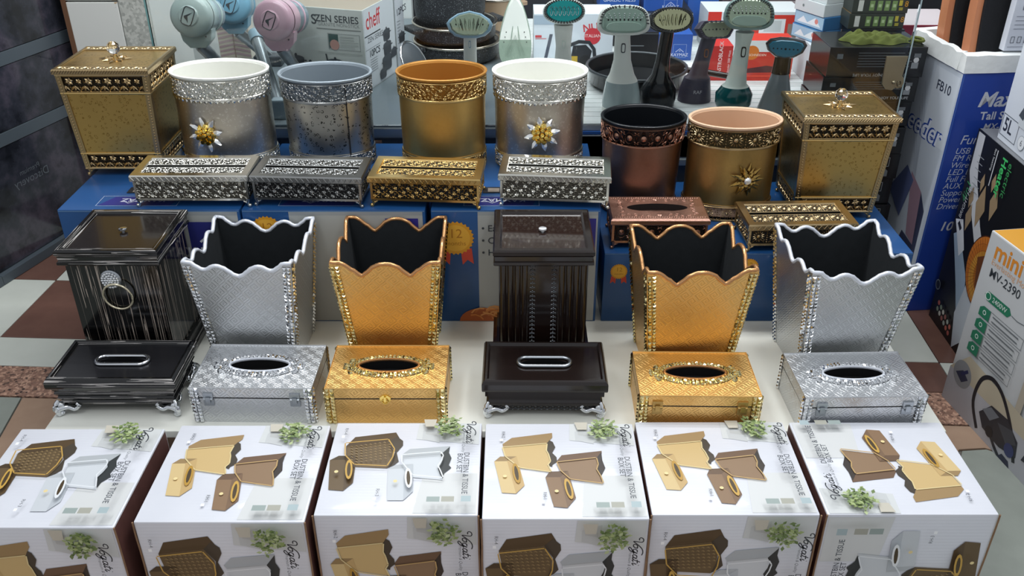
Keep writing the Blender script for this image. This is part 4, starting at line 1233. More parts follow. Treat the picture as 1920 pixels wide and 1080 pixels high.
blue_box(.199, .486, .172, 'shorter dark blue box with small gold seal under copper wares', None, (.115, .74, .019), ex0)
blue_box(.490, .862, .172, 'shorter dark blue box under right bronze lidded bin', None, (.06, .80, .022), ex0)

# ------------------------------------------------------------------ front rows
carton((-.764, 1.181, 0), .262, .248, .25, 'B', 'A', False, 'leftmost white dustbin set carton with dark patterned and silver bins on top', 0, 1)
carton((-.4695, 1.192, 0), .274, .246, .25, 'A', 'B', False, 'second white carton from left, gold and brown bins printed on top', 0, 2)
carton((-.188, 1.203, 0), .266, .238, .25, 'B', 'A', False, 'third white carton from left, patterned and silver bins printed on top', 0, 3)
carton((.0865, 1.198, 0), .270, .244, .25, 'A', 'B', False, 'fourth white carton from left, standing before the brown wooden tissue box', 0, 4)
carton((.3625, 1.205, 0), .272, .240, .25, 'A', 'B', False, 'fifth white carton from left, standing before the right gold chest', 0, 5)
carton((.649, 1.205, 0), .278, .238, .25, 'A', 'B', True, 'rightmost white dustbin set carton, its print turned upside down', 0, 6)

wood_tissue((-.752, 1.446, .22), 0, True, 'black pale-striped wooden tissue box on silver claw feet, far left')
chest((-.484, 1.433, .22), -1, silver_key, gem_silver, 'pair', 'left silver embossed tissue chest with two latches and jewelled oval slot')
chest((-.236, 1.431, .22), 0, gold_key, gem_gold, 'single', 'gold embossed tissue chest with one round clasp, left gold one', .222)
wood_tissue((.062, 1.440, .22), -.5, False, 'glossy dark brown wooden tissue box on silver claw feet', .236)
chest((.347, 1.408, .22), -1, gold_key, gem_gold, 'pair', 'gold embossed tissue chest with two latches, right gold one', .222)
chest((.646, 1.406, .22), 1.5, silver_key, gem_silver, 'pair', 'right silver embossed tissue chest with two latches, nearest the vacuum cleaner box', .225)

wood_bin((-.774, 1.620, .22), 0, True, 'black pale-striped square lidded bin with jewelled ring handle')
wavy_bin((-.520, 1.612, .22), -2, prof_wave, silver_key, silver_trim, gem_silver, 'left silver wavy rimmed bin with black lining beside the striped bin')
wavy_bin((-.241, 1.612, .22), 0, prof_dome, gold_key, copper_trim, gem_gold, 'left gold bin with arched copper rim behind the single-clasp gold chest')
wood_bin((.061, 1.620, .22), 0, False, 'glossy dark brown square lidded bin with silver lace strips', .195)
wavy_bin((.351, 1.578, .22), 3, prof_dome, gold_key, copper_trim, gem_gold, 'right gold bin with arched copper rim before the copper tissue box')
wavy_bin((.656, 1.585, .22), 5, prof_wave, silver_key, silver_trim, gem_silver, 'right silver wavy rimmed bin with black lining, largest looking of the bins', .216, .212)

Z1, Z2 = .494, .392
pierced_box((-.668, 1.789, Z1), 0, fil_silver, 'scroll', 'bright silver pierced tissue box below the left flowered silver bin', .245, .114, .073, 'strip', 1)
pierced_box((-.424, 1.790, Z1), -3, fil_pewter, 'scroll', 'dark pewter pierced tissue box in front of the pewter drum bin', .236, .116, .070, 'strip', 2)
pierced_box((-.178, 1.784, Z1), -4, fil_gold, 'scroll', 'antique gold pierced tissue box in front of the gold drum bin', .236, .116, .070, 'strip', 3)
pierced_box((.092, 1.786, Z1), -4.5, fil_silver, 'scroll', 'bright silver pierced tissue box above the brown lidded bin', .234, .114, .074, 'strip', 4)
pierced_box((.316, 1.797, Z2), 0, fil_copper, 'rosette', 'copper tissue box with embossed lid and plain oval slot', .212, .120, .073, 'oval', 5)
pierced_box((.616, 1.788, Z2), 2, fil_bronze, 'daisy', 'dark bronze tissue box with daisy pierced lid and long slot', .236, .122, .066, 'strip', 6)

bronze_bin((-.873, 1.982, Z1), 0, 'bronze lidded bin with crystal knob at the left end of the back row')
bronze_bin((.737, 1.972, Z2), 0, 'bronze lidded bin with crystal knob at the right end of the back row', .214, .19)
drum_bin((-.652, 1.990, Z1), .1085, .079, .222, 1.0, sh_silver, ln_white, fil_silver, 'scroll', 'silver drum bin with white lining, gold heart flower left of centre', orn=('crystal', -104, .095), seed=11)
drum_bin((-.419, 2.000, Z1), .1035, .080, .212, .96, sh_pewter, ln_grey, fil_pewter, 'scroll', 'pewter drum bin with grey lining and small floret pattern', seed=12, seam=True)
drum_bin((-.157, 1.985, Z1), .100, .080, .220, .97, sh_gold, ln_gold, fil_gold, 'scroll', 'plain antique gold drum bin with golden lining', seed=13)
drum_bin((.0625, 1.990, Z1), .1055, .086, .220, .96, sh_silver, ln_white, fil_silver, 'scroll', 'silver drum bin with white lining, gold heart flower beside the gold bin', orn=('crystal', -88, .100), seed=14)
drum_bin((.2975, 1.965, Z2), .0955, .079, .224, .90, sh_copper, ln_black, fil_copper, 'rosette', 'tapering copper drum bin with black lining', seed=15, base=.03)
drum_bin((.5000, 1.945, Z2), .1030, .072, .226, 1.0, sh_bronze, ln_cream, fil_bronze, 'daisy', 'bronze drum bin with cream lining and brass petal flower', orn=('brass', -77, .105), seed=16)

# ------------------------------------------------------------------ garment steamers in the window
def ell(w_, h_, n=32, p=2.0, pinch=0.0):
    P = []
    for i in range(n):
        a = 2 * PI * i / n; c, s = math.cos(a), math.sin(a)
        x = w_ / 2 * math.copysign(abs(c) ** (2 / p), c); y = h_ / 2 * math.copysign(abs(s) ** (2 / p), s)
        P.append((x * (1 - pinch * (.5 - y / h_)), y))
    return P
def steamer(label, bx, y, hx, hz, tank, neck, out, headm, platem, tilt=18, yaw=0, hd=.05, bristle=None, marks='dots', tankm=None, neckm=None, baseM=None, logo=None, button=None, lean=0.0, markm=None, z0=.53, rear=.55):
    t = thing('garment_steamer', label, 'steamer', (bx, y, z0), 0, 'handheld garment steamers in the window')
    m = MB()
    def sect(z, rx, ry, n=28): return [(lean * z / .2 * 0 + rx * math.cos(2 * PI * i / n) + (hx - bx) * max(0, (z - .05)) / (hz - z0 - .05), ry * math.sin(2 * PI * i / n), z) for i in range(n)]
    m.rings([sect(*q) for q in tank], tankm); m.build('water_tank', t, smooth=50)
    if baseM: b = MB(); z_, rx, ry = tank[0]; b.rings([sect(0, rx * 1.02, ry * 1.02), sect(.012, rx * 1.03, ry * 1.03)], baseM); b.build('foot', t, smooth=50)
    m = MB(); m.rings([sect(*q) for q in neck], neckm); m.build('handle', t, smooth=50)
    T = Matrix.Translation((hx - bx, 0, hz - z0)) @ Matrix.Rotation(R(yaw), 4, 'Z') @ Matrix.Rotation(R(-tilt), 4, 'X')
    m = MB(); rs = []
    for yy, k in ((-hd * .5, .93), (-hd * .5 + .004, 1.0), (-hd * .1, 1.0), (hd * .35, .85), (hd * .7, rear), (hd * .8, rear * .6)):
        rs.append([(x * k, yy, z * k) for x, z in out])
    m.rings(rs, headm, T); m.build('head', t, smooth=50)
    m = MB(); k0 = .80
    rs = [[(x * .86, -hd * .5 - .001, z * .84) for x, z in out], [(x * .80, -hd * .5 - .005, z * .76) for x, z in out]]
    m.rings(rs[::1], platem, T)
    mk = markm or dark_in
    W = max(x for x, _ in out); H = max(z for _, z in out)
    p = MB()
    if marks in ('dots', 'ridges', 'both'):
        for i in range(7):
            x = (i - 3) * W * .19
            p.lathe([(W * (.055 if i == 3 else .038), 0), (W * .02, .0008)], mk, 8, M=T @ Matrix.Translation((x, -hd * .5 - .0055, 0)) @ Matrix.Rotation(R(90), 4, 'X'), cap1=True)
    if marks in ('ridges', 'both'):
        for i in range(7):
            x = (i - 3) * W * .17
            for s in (1,):
                m.tube([tuple(T @ Vector((x * (1 + .25 * q), -hd * .5 - .006, H * .62 * q))) for q in (-.7, -.25, .25, .7)], [.0012, .0028, .0028, .0012], platem, 6)
    if marks == 'rings':
        for i in range(7):
            x = (i - 3) * W * .2
            p.tube([tuple(T @ Vector((x + .0035 * math.cos(a * .8), -hd * .5 - .0055, .011 * math.sin(a * .8)))) for a in range(8)], .0008, markm or chrome, 5, closed=True)
    if marks == 'pad':
        m.rings([[(x * .70, -hd * .5 - .003, z * .33 - H * .42) for x, z in out], [(x * .66, -hd * .5 - .010, z * .29 - H * .42) for x, z in out]], markm, T)
        for i in range(9):
            x = (i - 4) * W * .15
            p.lathe([(W * .035, 0), (W * .02, .0008)], dark_in, 8, M=T @ Matrix.Translation((x, -hd * .5 - .0055, H * .02)) @ Matrix.Rotation(R(90), 4, 'X'), cap1=True)
            for k in (1, 2, 3): p.ball(tuple(T @ Vector((x * (1 + .1 * k), -hd * .5 - .006, H * (.02 + .13 * k)))), .0018, diamante, 6, 4)
    m.build('steam_plate', t, smooth=45)
    if p.v: p.build('steam_holes', t, kind='stuff')
    if bristle:
        p = MB(); n = 44
        P2 = out + out[:1]; N = len(out)
        for i in range(n):
            q = i / n * N; a = int(q); f = q - a
            x = P2[a][0] * (1 - f) + P2[a + 1][0] * f; z = P2[a][1] * (1 - f) + P2[a + 1][1] * f
            an = math.atan2(z, x)
            if marks == 'pad' and z < -H * .35: continue
            p.box((0, 0, 0), (.0026, .005, .006), bristle, T @ Matrix.Translation((x * .90, -hd * .5 - .002, z * .88)) @ Matrix.Rotation(-an + PI / 2, 4, 'Y') @ Matrix.Translation((0, 0, -.003)))
        p.build('bristle', t, kind='stuff')
    if button:
        b = MB(); bm, zz, ww, hh = button
        q = [r for r in neck if r[0] >= zz][0]; ry = q[2]; xo = (hx - bx) * max(0, zz - .05) / (hz - z0 - .05)
        b.prism([(x * ww / hh, z) for x, z in ell(hh, hh, 16, 4)], .003, bm, Matrix.Translation((xo, -ry - .0002, zz)) @ Matrix.Rotation(R(90), 4, 'X'))
        b.prism([(x * ww / hh * .6, z) for x, z in ell(hh, hh * .75, 16, 4)], .0038, neckm, Matrix.Translation((xo, -ry - .0002, zz)) @ Matrix.Rotation(R(90), 4, 'X'))
        b.build('trigger', t)
    if logo:
        b = MB(); txt, c, zz, yy, sz = logo
        b.text(txt, Matrix.Translation((0, yy, zz)) @ Matrix.Rotation(R(90), 4, 'X'), sz, ink(c), 'c'); b.build('marking', t)
    return t
mint = mat('plastic_mint', '#dfeae2', .35); palew = mat('plastic_pale', '#eef0ea', .3); pblk = mat('plastic_black', '#111317', .18, coat=.5)
prp = mat('plastic_purple', '#4a4656', .35); smoke = mat('tank_smoke', '#aab8ba', .12, coat=.4); smoke2 = mat('tank_smoke_dark', '#565a60', .2)
teal = mat('plastic_teal', '#0f5357', .15, coat=.5); tealp = mat('plate_teal', '#17a0a0', .12, .5); greenp = mat('plate_green', '#a3b09a', .18, .8)
gold_pl = mat('plate_champagne', '#b9b692', .14, 1.0); bluep = mat('plate_blue', '#1b6f8c', .3); lblue = mat('plastic_light_blue', '#8fb2c8', .35); carbon = mat('tank_carbon', '#1d2126', .2, .5, fn=lambda t: (lambda v: t.bump(t.math('GREATER_THAN', t.math('SINE', t.math('MULTIPLY', v, 900)), 0), .5, .0006))(t.noise(t.coord('Object'), 1, 0)))
cone = mat('tank_clear_grey', '#8f979c', .15, coat=.4); padg = mat('pad_grey', '#9db4a8', .8)
hx1 = at(881, 48, 2.30); steamer('white steamer with pale blue rimmed leaf-shaped head behind gold bin', hx1.x - .002, 2.30, hx1.x, hx1.z, [(0, .034, .03), (.06, .034, .03)], [(.06, .026, .022), (.10, .017, .015), (.19, .016, .015)],
    [(-.058, .004), (-.050, .014), (-.030, .027), (0, .034), (.030, .027), (.050, .014), (.058, .002), (.052, -.014), (.038, -.026), (.018, -.031), (-.018, -.031), (-.038, -.026), (-.052, -.014)], lblue, greenp, 20, 0, .04, None, 'ridges', palew, palew, button=(lblue, .16, .006, .018))
hx2 = at(1057, 22, 2.30); steamer('pale steamer with bright teal oval plate and striped bristle rim', hx2.x + .003, 2.30, hx2.x, hx2.z, [(0, .036, .03), (.05, .034, .03)], [(.05, .03, .026), (.09, .024, .02), (.15, .019, .017), (.205, .024, .018)],
    ell(.105, .062, 32, 2.1), palew, tealp, 16, 0, .05, pblk, 'rings', palew, palew, button=(mint, .16, .009, .02))
hx3 = at(1168, 38, 2.25); steamer('pale green steamer with clear grey tank and wide brush head', .279, 2.25, hx3.x, hx3.z, [(.006, .047, .040), (.02, .049, .042), (.05, .046, .038), (.078, .040, .034)], [(.078, .040, .034), (.095, .031, .027), (.13, .022, .02), (.19, .019, .018), (.215, .026, .02)],
    ell(.112, .072, 32, 3.0, -.25), palew, padg, 14, 0, .05, pblk, 'pad', smoke, palew, baseM=palew, logo=('RAF', '#9fb2b4', .03, -.0425, .014), button=(smoke2, .165, .011, .024), markm=padg)
hx4 = at(1255, 38, 2.29); steamer('glossy black steamer with ribbed champagne oval plate', .378, 2.29, hx4.x, hx4.z, [(0, .043, .036), (.02, .047, .040), (.045, .046, .039), (.065, .034, .029)], [(.065, .034, .029), (.082, .023, .02), (.12, .018, .017), (.20, .0165, .016)],
    ell(.112, .062, 32, 2.2), pblk, gold_pl, 16, 6, .05, pblk, 'both', carbon, pblk)
hx5 = at(1334, 55, 2.33); steamer('dark purple steamer with six-sided grey plate', .482, 2.33, hx5.x, hx5.z, [(0, .044, .036), (.03, .041, .034), (.062, .034, .028)], [(.062, .033, .027), (.072, .024, .02), (.11, .020, .017), (.175, .019, .017)],
    [(-.046, .002), (-.034, .018), (-.028, .021), (.026, .021), (.036, .016), (.048, .000), (.038, -.018), (.030, -.023), (-.026, -.023), (-.034, -.018)], prp, mat('plate_khaki', '#8c917c', .3, .6), 14, 6, .07, prp, 'dots', prp, prp, logo=('RAF', '#c9c6cc', .028, -.0358, .013), button=(mat('button_copper', '#b07a58', .3, .6), .13, .011, .022), markm=pblk)
hx6 = at(1403, 26, 2.25); steamer('mint steamer with round teal glass tank, its brush head cut by frame top', .566, 2.25, hx6.x, hx6.z, [(0, .036, .032), (.02, .046, .040), (.045, .047, .04), (.064, .034, .03)], [(.064, .034, .03), (.07, .027, .024), (.10, .022, .02), (.165, .018, .017), (.20, .023, .019)],
    ell(.108, .078, 32, 2.6, -.2), mat('plastic_sage', '#87a29e', .3), greenp, 14, -6, .05, pblk, 'pad', teal, mint, button=(pblk, .155, .012, .026), markm=padg)
hx7 = at(1478, 88, 2.24); steamer('black steamer with flat blue plate and clear grey cone tank', .672, 2.24, hx7.x - .008, hx7.z, [(0, .046, .034), (.006, .045, .033), (.10, .021, .018)], [(.10, .023, .02), (.125, .021, .019), (.15, .02, .018)],
    [(-.048, .008), (-.038, .019), (-.015, .024), (.02, .024), (.044, .019), (.050, .010), (.042, -.008), (.022, -.021), (.0, -.025), (-.022, -.021), (-.042, -.006)], pblk, bluep, 8, -14, .075, None, 'dots', cone, pblk, rear=.75)

# steam iron standing on its heel
it = thing('steam_iron', 'pale green iron standing upright showing its pointed soleplate', 'iron', (at(966, 60, 2.66).x, 2.66, .53), 0)
P = spline([(0, .205), (.022, .168), (.040, .110), (.047, .060), (.044, .020), (.030, .004), (0, .0), (-.030, .004), (-.044, .020), (-.047, .060), (-.040, .110), (-.022, .168), (0, .205)], 4)[:-1]
m = MB(); m.prism(P, .006, mat('soleplate', '#8a9c8d', .5), Matrix.Translation((0, -.03, .008)) @ Matrix.Rotation(R(82), 4, 'X')); m.build('soleplate', it)
m = MB(); T = Matrix.Translation((0, -.035, .008)) @ Matrix.Rotation(R(82), 4, 'X')
for i in range(7):
    for s in (-1, 1):
        m.lathe([(.0018, 0), (.001, .0004)], dark_in, 6, M=T @ Matrix.Translation((s * (.012 + .0035 * i), .150 - .014 * i, .005)), cap1=True)
m.build('steam_holes', it, kind='stuff')
m = MB()
for s in (-1, 1): m.tube([tuple(T @ Vector(q)) for q in ((s * .006, .12, .0055), (s * .012, .07, .0055), (s * .028, .03, .0055))], .0012, mat('soleplate', '#a9b8a9'), 6)
m.tube([tuple(T @ Vector(q)) for q in ((-.018, .03, .0055), (0, .085, .0055), (.018, .03, .0055))], .0012, mat('soleplate', '#a9b8a9'), 6); m.build('sole_groove', it)
m = MB(); m.rings([[(x * k, .0 + yy, .008 + z * .985 * (1 if k == 1 else .93) + (1 - k) * .05) for x, z in P] for yy, k in ((-.026, .97), (-.005, 1), (.02, .8), (.04, .5))], palew); m.build('iron_body', it, smooth=60)
m = MB(); m.tube(spline([(0, .03, .16), (0, .075, .15), (0, .085, .08), (0, .05, .02)], 5), .012, palew, 10); m.build('handle', it, smooth=60)

# ------------------------------------------------------------------ stick vacuum cleaners on the left
def vac(label, c, tube_to, r, col, dark, yaw, pitch, cup=False, bend=None):
    t = thing('stick_vacuum', label, 'vacuum', (tube_to[0], tube_to[1], .53), 0, 'stick vacuum cleaners in the window')
    o = Vector((tube_to[0], tube_to[1], .53)); L = Vector(c) - o
    cm = mat('vac_' + col, '#' + col, .28, coat=.3)
    T = Matrix.Translation(L) @ Matrix.Rotation(R(yaw), 4, 'Z') @ Matrix.Rotation(R(pitch), 4, 'X') @ Matrix.Rotation(R(90), 4, 'X')
    m = MB(); m.lathe([(r * .2, .012), (r * .44, .012), (r * .5, .007), (r * .80, .004), (r * .94, -.002), (r, -.012), (r, -.028)], cm, 40, M=T); m.lathe([(0.0001, .0125), (r * .44, .012)], cm, 40, M=T); m.build('motor_cap', t, smooth=40)
    m = MB(); m.lathe([(r * .93, -.028), (r * .93, -.034)], mat('vac_ring', '#5b6770', .3, .4), 40, M=T); m.build('vent_ring', t, smooth=40)
    m = MB(); m.lathe([(r * .99, -.034), (r * .98, -.075), (r * .90, -.085)], cm, 40, M=T, cap1=True); m.build('drum', t, smooth=40)
    m = MB(); m.lathe([(r * .86, -.085), (r * .86, -.15), (r * .6, -.158)], mat('dust_cup', '#7f8f98', .1, coat=.5), 32, M=T, cap1=True); m.lathe([(r * .9, -.118), (r * .9, -.124)], cm, 32, M=T, cap0=True, cap1=True); m.build('dust_cup', t, smooth=40)
    m = MB(); S = T @ Matrix.Rotation(R(-22), 4, 'Z')
    q = r * .42
    F = [(-q * .62, -q, 0), (q * .62, -q, 0), (q * .62, q, 0), (-q * .62, q, 0)]
    rr = [(x, y, .0128) for x, y in [(a * .62, b) for a, b in ell(q * 2, q * 2, 28, 5)]]
    m.tube([tuple(S @ Vector(p)) for p in rr], .0012, ink('#3d4348'), 5, closed=True)
    m.add([(-q * .42, -q * .12, .0129), (q * .45, q * .62, .0129), (-q * .02, -q * .02, .0129), (q * .22, -q * .72, .0129), (-q * .06, -q * .46, .0129), (-q * .36, -q * .3, .0129)], [(0, 5, 4, 3, 2), (0, 2, 1)], ink('#3d4348'), S)
    m.build('emblem', t)
    nb = T @ Vector((0, -r * .9, -.055)); top = Vector((nb.x, nb.y, nb.z))
    m = MB(); m.rings([[(top.x + sx * k, top.y + sy * .02, top.z + dz) for sx, sy in ((-1, -1), (1, -1), (1, 1), (-1, 1))] for dz, k in ((.018, .042), (-.012, .036), (-.03, .02))], cm); m.ball((top.x + .025, top.y - .021, top.z), .0025, dark_in, 6, 4); m.build('neck', t, bevel=.002)
    m = MB(); a = top + Vector((0, 0, -.028)); b = Vector((0, 0, .02)); d = b - a
    m.tube([a, a + d * .25, a + d * .27, b], [.016, .016, .0145, .0145], steel, 16); m.build('tube', t, smooth=50)
    m = MB(); m.box((0, .0, 0), (.08, .05, .03), dark); m.build('floor_head', t, bevel=.004)
vd = mat('vac_head', '#3a4147', .4)
wc = at(355, 30, 2.30); vac('pale grey-green stick vacuum, leftmost, with round emblem cap', wc, (wc.x + .075, 2.40), .052, 'b4c6c2', vd, 0, -12)
bc = at(432, 8, 2.56); vac('dusty blue stick vacuum behind the pale and pink ones', bc, (bc.x + .06, 2.66), .053, '6f9db4', vd, 6, -12)
pc = at(508, 38, 2.26); vac('pink stick vacuum with clear dust cup, rightmost of the vacuums', pc, (pc.x + .058, 2.355), .050, 'd9b3c2', vd, -8, -10)
pt = thing('vacuum_tube', 'grey metal vacuum tube leaning behind the silver drum bin', 'tube', (at(528, 262, 2.165).x, 2.19, .53))
a = at(478, 62, 2.44); o = Vector(pt.location)
m = MB(); m.tube([(0, .0, .012), tuple((a - o) * .96)], .0155, mat('tube_grey', '#8d979c', .3, .6), 14); m.build('tube', pt, smooth=50)
m = MB(); m.box((0, 0, 0), (.036, .03, .05), mat('tube_socket', '#8fa0aa', .2)); m.build('socket', pt, bevel=.004)
m = MB(); m.tube([tuple((a - o) * .90), tuple((a - o) * 1.0)], .019, mat('tube_joint', '#6f8a98', .35), 14); m.build('joint_sleeve', pt, smooth=50)

# ------------------------------------------------------------------ boxed goods behind the glass
def gbox(name, label, x0, x1, y, z0, z1, dp, col, faces=None, rot=0, group=None, cat='box', rough=.4, prints=None, bev=.0015, sides=None, xc=None):
    wd = x1 - x0; h = z1 - z0
    M = Matrix.Rotation(R(rot), 3, 'Z')
    loc = Vector(((x0 + x1) / 2, y, z0)) + M @ Vector((0, dp / 2, 0)) if rot == 0 else Vector((x0, y, z0)) + M @ Vector((wd / 2, dp / 2, 0))
    t = thing(name, label, cat, loc, rot, group)
    mm = mat('card_' + col.lstrip('#'), col, rough, coat=.2)
    fm = {i: mat('card_' + c.lstrip('#'), c, rough, coat=.2) for i, c in (faces or {}).items()}
    b = MB(); b.box((0, 0, 0), (wd, dp, h), mm, fm=fm); b.build('box_body', t, bevel=bev)
    for face, f in (prints or {}).items():
        b = MB(); W, H = (wd, h) if face == 'front' else ((wd, dp) if face == 'top' else (dp, h))
        f(Face(b, frame(wd, dp, h, face), W, H)); b.build(face + '_print', t)
    return t
def potpic(F, a, b, s, c='#3a3f44'):
    F.poly([(a - s / F.W, b + .5 * s / F.H), (a + s / F.W, b + .5 * s / F.H), (a + .92 * s / F.W, b - .45 * s / F.H), (a + .7 * s / F.W, b - .62 * s / F.H), (a - .7 * s / F.W, b - .62 * s / F.H), (a - .92 * s / F.W, b - .45 * s / F.H)], c)
    F.disc(a, b + .55 * s / F.H, s * 1.02, '#4a5056', 18, ry=s * .28); F.disc(a, b + .9 * s / F.H, s * .16, c, 10)
    for k in (-1, 1): F.rect(a + k * s / F.W - .12 * s / F.W, b + .22 * s / F.H, a + k * 1.3 * s / F.W + .02 * s / F.W, b + .36 * s / F.H, c)
def cheff_front(F):
    F.text('S', .36, .80, .036, '#4a4f52', 'l', 0, 0, .012); F.text('ZEN SERIES', .95, .835, .0255, '#4a4f52', 'r', 0, 0, .012); F.text('GRANITE NON-STICK', .96, .785, .0125, '#8d9290', 'r')
    F.rect(.42, .745, .97, .755, '#7d827f'); F.frame(.55, .50, .95, .70, .0012, '#868b88'); F.rect(.56, .52, .68, .69, '#3f5552'); F.disc(.63, .56, .014, '#b08a80', 12)
    F.lines(.70, .66, .93, 5, .032, .008, '#9aa09c', random.Random(2)); F.rect(.42, .455, .97, .462, '#9aa09c')
    potpic(F, .62, .30, .022); F.poly([(.50, .44), (.52, .44), (.57, .10), (.55, .10)], '#4a4f52'); potpic(F, .30, .20, .03); potpic(F, .12, .30, .024)
def cheff_right(F):
    F.rect(.02, .02, .98, .98, '#c9cfd4'); F.text('cheff', .08, .745, .062, '#c23a40', 'l', 0, .0, .008, .75); F.rect(.02, .66, .52, .675, '#3c4145'); F.text('ZEN SERIES', .10, .58, .020, '#565c61', 'l', 0)
    F.rect(.02, .50, .5, .507, '#8b9196'); F.text('10PCS', .12, .40, .026, '#4a5055', 'l', 0, 0, .012); F.lines(.14, .36, .36, 6, .03, .008, '#8b9196')
    for a, b, s in ((.70, .55, .022), (.70, .38, .025), (.66, .20, .030), (.90, .28, .018), (.5, .1, .02)): potpic(F, a, b, s, '#44494f')
c0 = at(690, 166, 2.40); c1 = at(667, 20, 2.40)
M18 = Matrix.Rotation(R(-17), 3, 'Z'); wd = .235
ori = Vector((c0.x, 2.40, .53)) - M18 @ Vector((wd, 0, 0))
gbox('cookware_box', 'grey cookware set box with red lettering on its right side', ori.x, ori.x + wd, ori.y, .53, c1.z, .20, '#b9bfbb', {1: '#c9cfd4', 4: '#8d8272'}, -17, 'cookware set boxes', prints={'front': cheff_front, 'right': cheff_right})
o2 = ori + M18 @ Vector((.0, .208, 0))
def ck2(F): cheff_right(F)
gbox('cookware_box', 'second cookware set box standing behind the grey one', o2.x, o2.x + wd, o2.y, .53, c1.z + .03, .06, '#aab0b4', {1: '#c3c9d0'}, -17, 'cookware set boxes', prints={'right': lambda F: (F.text('12PCS', .15, .62, .026, '#3f444a', 'l', 4, 0, .012), F.lines(.15, .55, .5, 8, .035, .008, '#8b9196'), potpic(F, .6, .35, .02), F.text('Cook', .2, .12, .025, '#a8343c'))})
# striped gift bag
g0 = at(432, 105, 2.72)
def stripes(F):
    for i in range(9): F.poly([(0.02, .05 + i * .12), (.48, .13 + i * .12), (.48, .185 + i * .12), (.02, .105 + i * .12)] if .185 + i * .12 < 1 else [(0, 0), (.01, 0), (.01, .01)], '#b8a0a4')
    for i in range(9): F.poly([(0.52, .13 + i * .12), (.98, .05 + i * .12), (.98, .105 + i * .12), (.52, .185 + i * .12)] if .185 + i * .12 < 1 else [(0, 0), (.01, 0), (.01, .01)], '#b8a0a4')
    F.rect(.485, .0, .515, 1.0, '#a58f84')
gbox('striped_bag', 'pink and cream striped box standing behind the vacuum tubes', g0.x - .03, g0.x + .065, 2.72, .53, .64, .06, '#cfc8b8', prints={'front': stripes})

# granite pots
pot_m = mat('granite_pot', '#23262a', .45, fn=lambda t: (lambda n: t.color(t.mix(t.math('GREATER_THAN', n, .66), '#22252a', '#8a8f93')))(t.noise(t.coord('Object'), 420, 1)))
def pot(label, x, y, z, r, h, lid, mtl, group, knob=False):
    t = thing('cooking_pot', label, 'pot', (x, y, z), 0, group)
    m = MB(); m.lathe([(r * .86, 0), (r * .95, .008), (r, h * .3), (r, h)], mtl, 40, cap0=True); m.lathe([(r, h), (r * .97, h), (r * .95, h * .9), (r * .8, .01)], mtl, 40, cap1=True); m.build('pot_body', t, smooth=40)
    m = MB(); m.tube([(r * 1.02 * math.cos(a * PI / 20), r * 1.02 * math.sin(a * PI / 20), h) for a in range(40)], .004, mat('rim_steel', '#c0b7aa', .2, 1.0), 8, closed=True); m.build('steel_rim', t, smooth=60)
    for s in (-1, 1):
        m = MB(); m.box((s * (r + .014), 0, h * .72), (.038, .07, .014), mtl, Matrix.Rotation(R(32), 4, 'Z')); m.build('handle', t, bevel=.004)
    if lid:
        m = MB(); m.lathe([(r * 1.0, h + .003), (r * .8, h + .022), (r * .3, h + .032), (.012, h + .034)], mat('lid_glass', '#3a4046', .08, coat=.6), 36, cap1=True); m.build('lid', t, smooth=50)
        m = MB(); m.lathe([(.01, h + .03), (.012, h + .05), (.02, h + .06), (.016, h + .068)], pblk, 14, cap1=True); m.build('lid_knob', t, smooth=50)
    return t
px = at(856, 90, 2.71).x
pot('black speckled pot at the bottom of the pot tower', px, 2.74, .53, .126, .055, False, pot_m, 'black pots in a tower')
pot('black speckled pot in the middle of the pot tower', px - .005, 2.74, .587, .122, .052, False, pot_m, 'black pots in a tower')
pot('tall black speckled pot on top of the pot tower', px - .018, 2.74, .641, .105, .12, False, pot_m, 'black pots in a tower')
cr = mat('pot_cream', '#b59b80', .25, .3)
px2 = at(918, 60, 2.80).x
pot('cream and gold cooking pot right of the black pot tower', px2 + .01, 2.98, .53, .075, .13, False, cr, 'cream pots')
lt = thing('glass_lid', 'glass pan lid with steel rim leaning against the black pots', 'lid', (at(778, 120, 2.46).x, 2.46, .53), -30)
m = MB(); T = Matrix.Translation((0, 0, .060)) @ Matrix.Rotation(R(62), 4, 'Y') @ Matrix.Rotation(R(-10), 4, 'X')
m.lathe([(.060, 0), (.045, .010), (.01, .016)], mat('lid_glass', '#3a4046'), 32, M=T, cap1=True, cap0=True); m.build('glass', lt, smooth=40)
m = MB(); m.tube([tuple(T @ Vector((.062 * math.cos(a * PI / 20), .062 * math.sin(a * PI / 20), 0))) for a in range(40)], .0035, chrome, 8, closed=True); m.build('steel_rim', lt, smooth=60)
# shallow black pan, grill
gp = thing('frying_pan', 'wide black pan lying behind the steamers with a pale rim', 'pan', (at(1192, 150, 2.47).x, 2.47, .53), 0)
m = MB(); m.lathe([(.11, 0), (.13, .01), (.138, .05)], pblk, 44, cap0=True); m.lathe([(.134, .05), (.125, .012), (.05, .008)], mat('pan_black', '#0e1013', .35), 44, cap1=True); m.build('pan_body', gp, smooth=40)
m = MB(); m.tube([(.137 * math.cos(a * PI / 24), .137 * math.sin(a * PI / 24), .05) for a in range(48)], .0045, mat('pan_rim', '#3f4448', .3, .3), 8, closed=True); m.build('rim', gp, smooth=60)
m = MB(); m.tube([(.13, -.02, .045), (.17, -.05, .05), (.26, -.13, .055)], [.008, .009, .008], pblk, 8); m.build('pan_handle', gp, smooth=60)

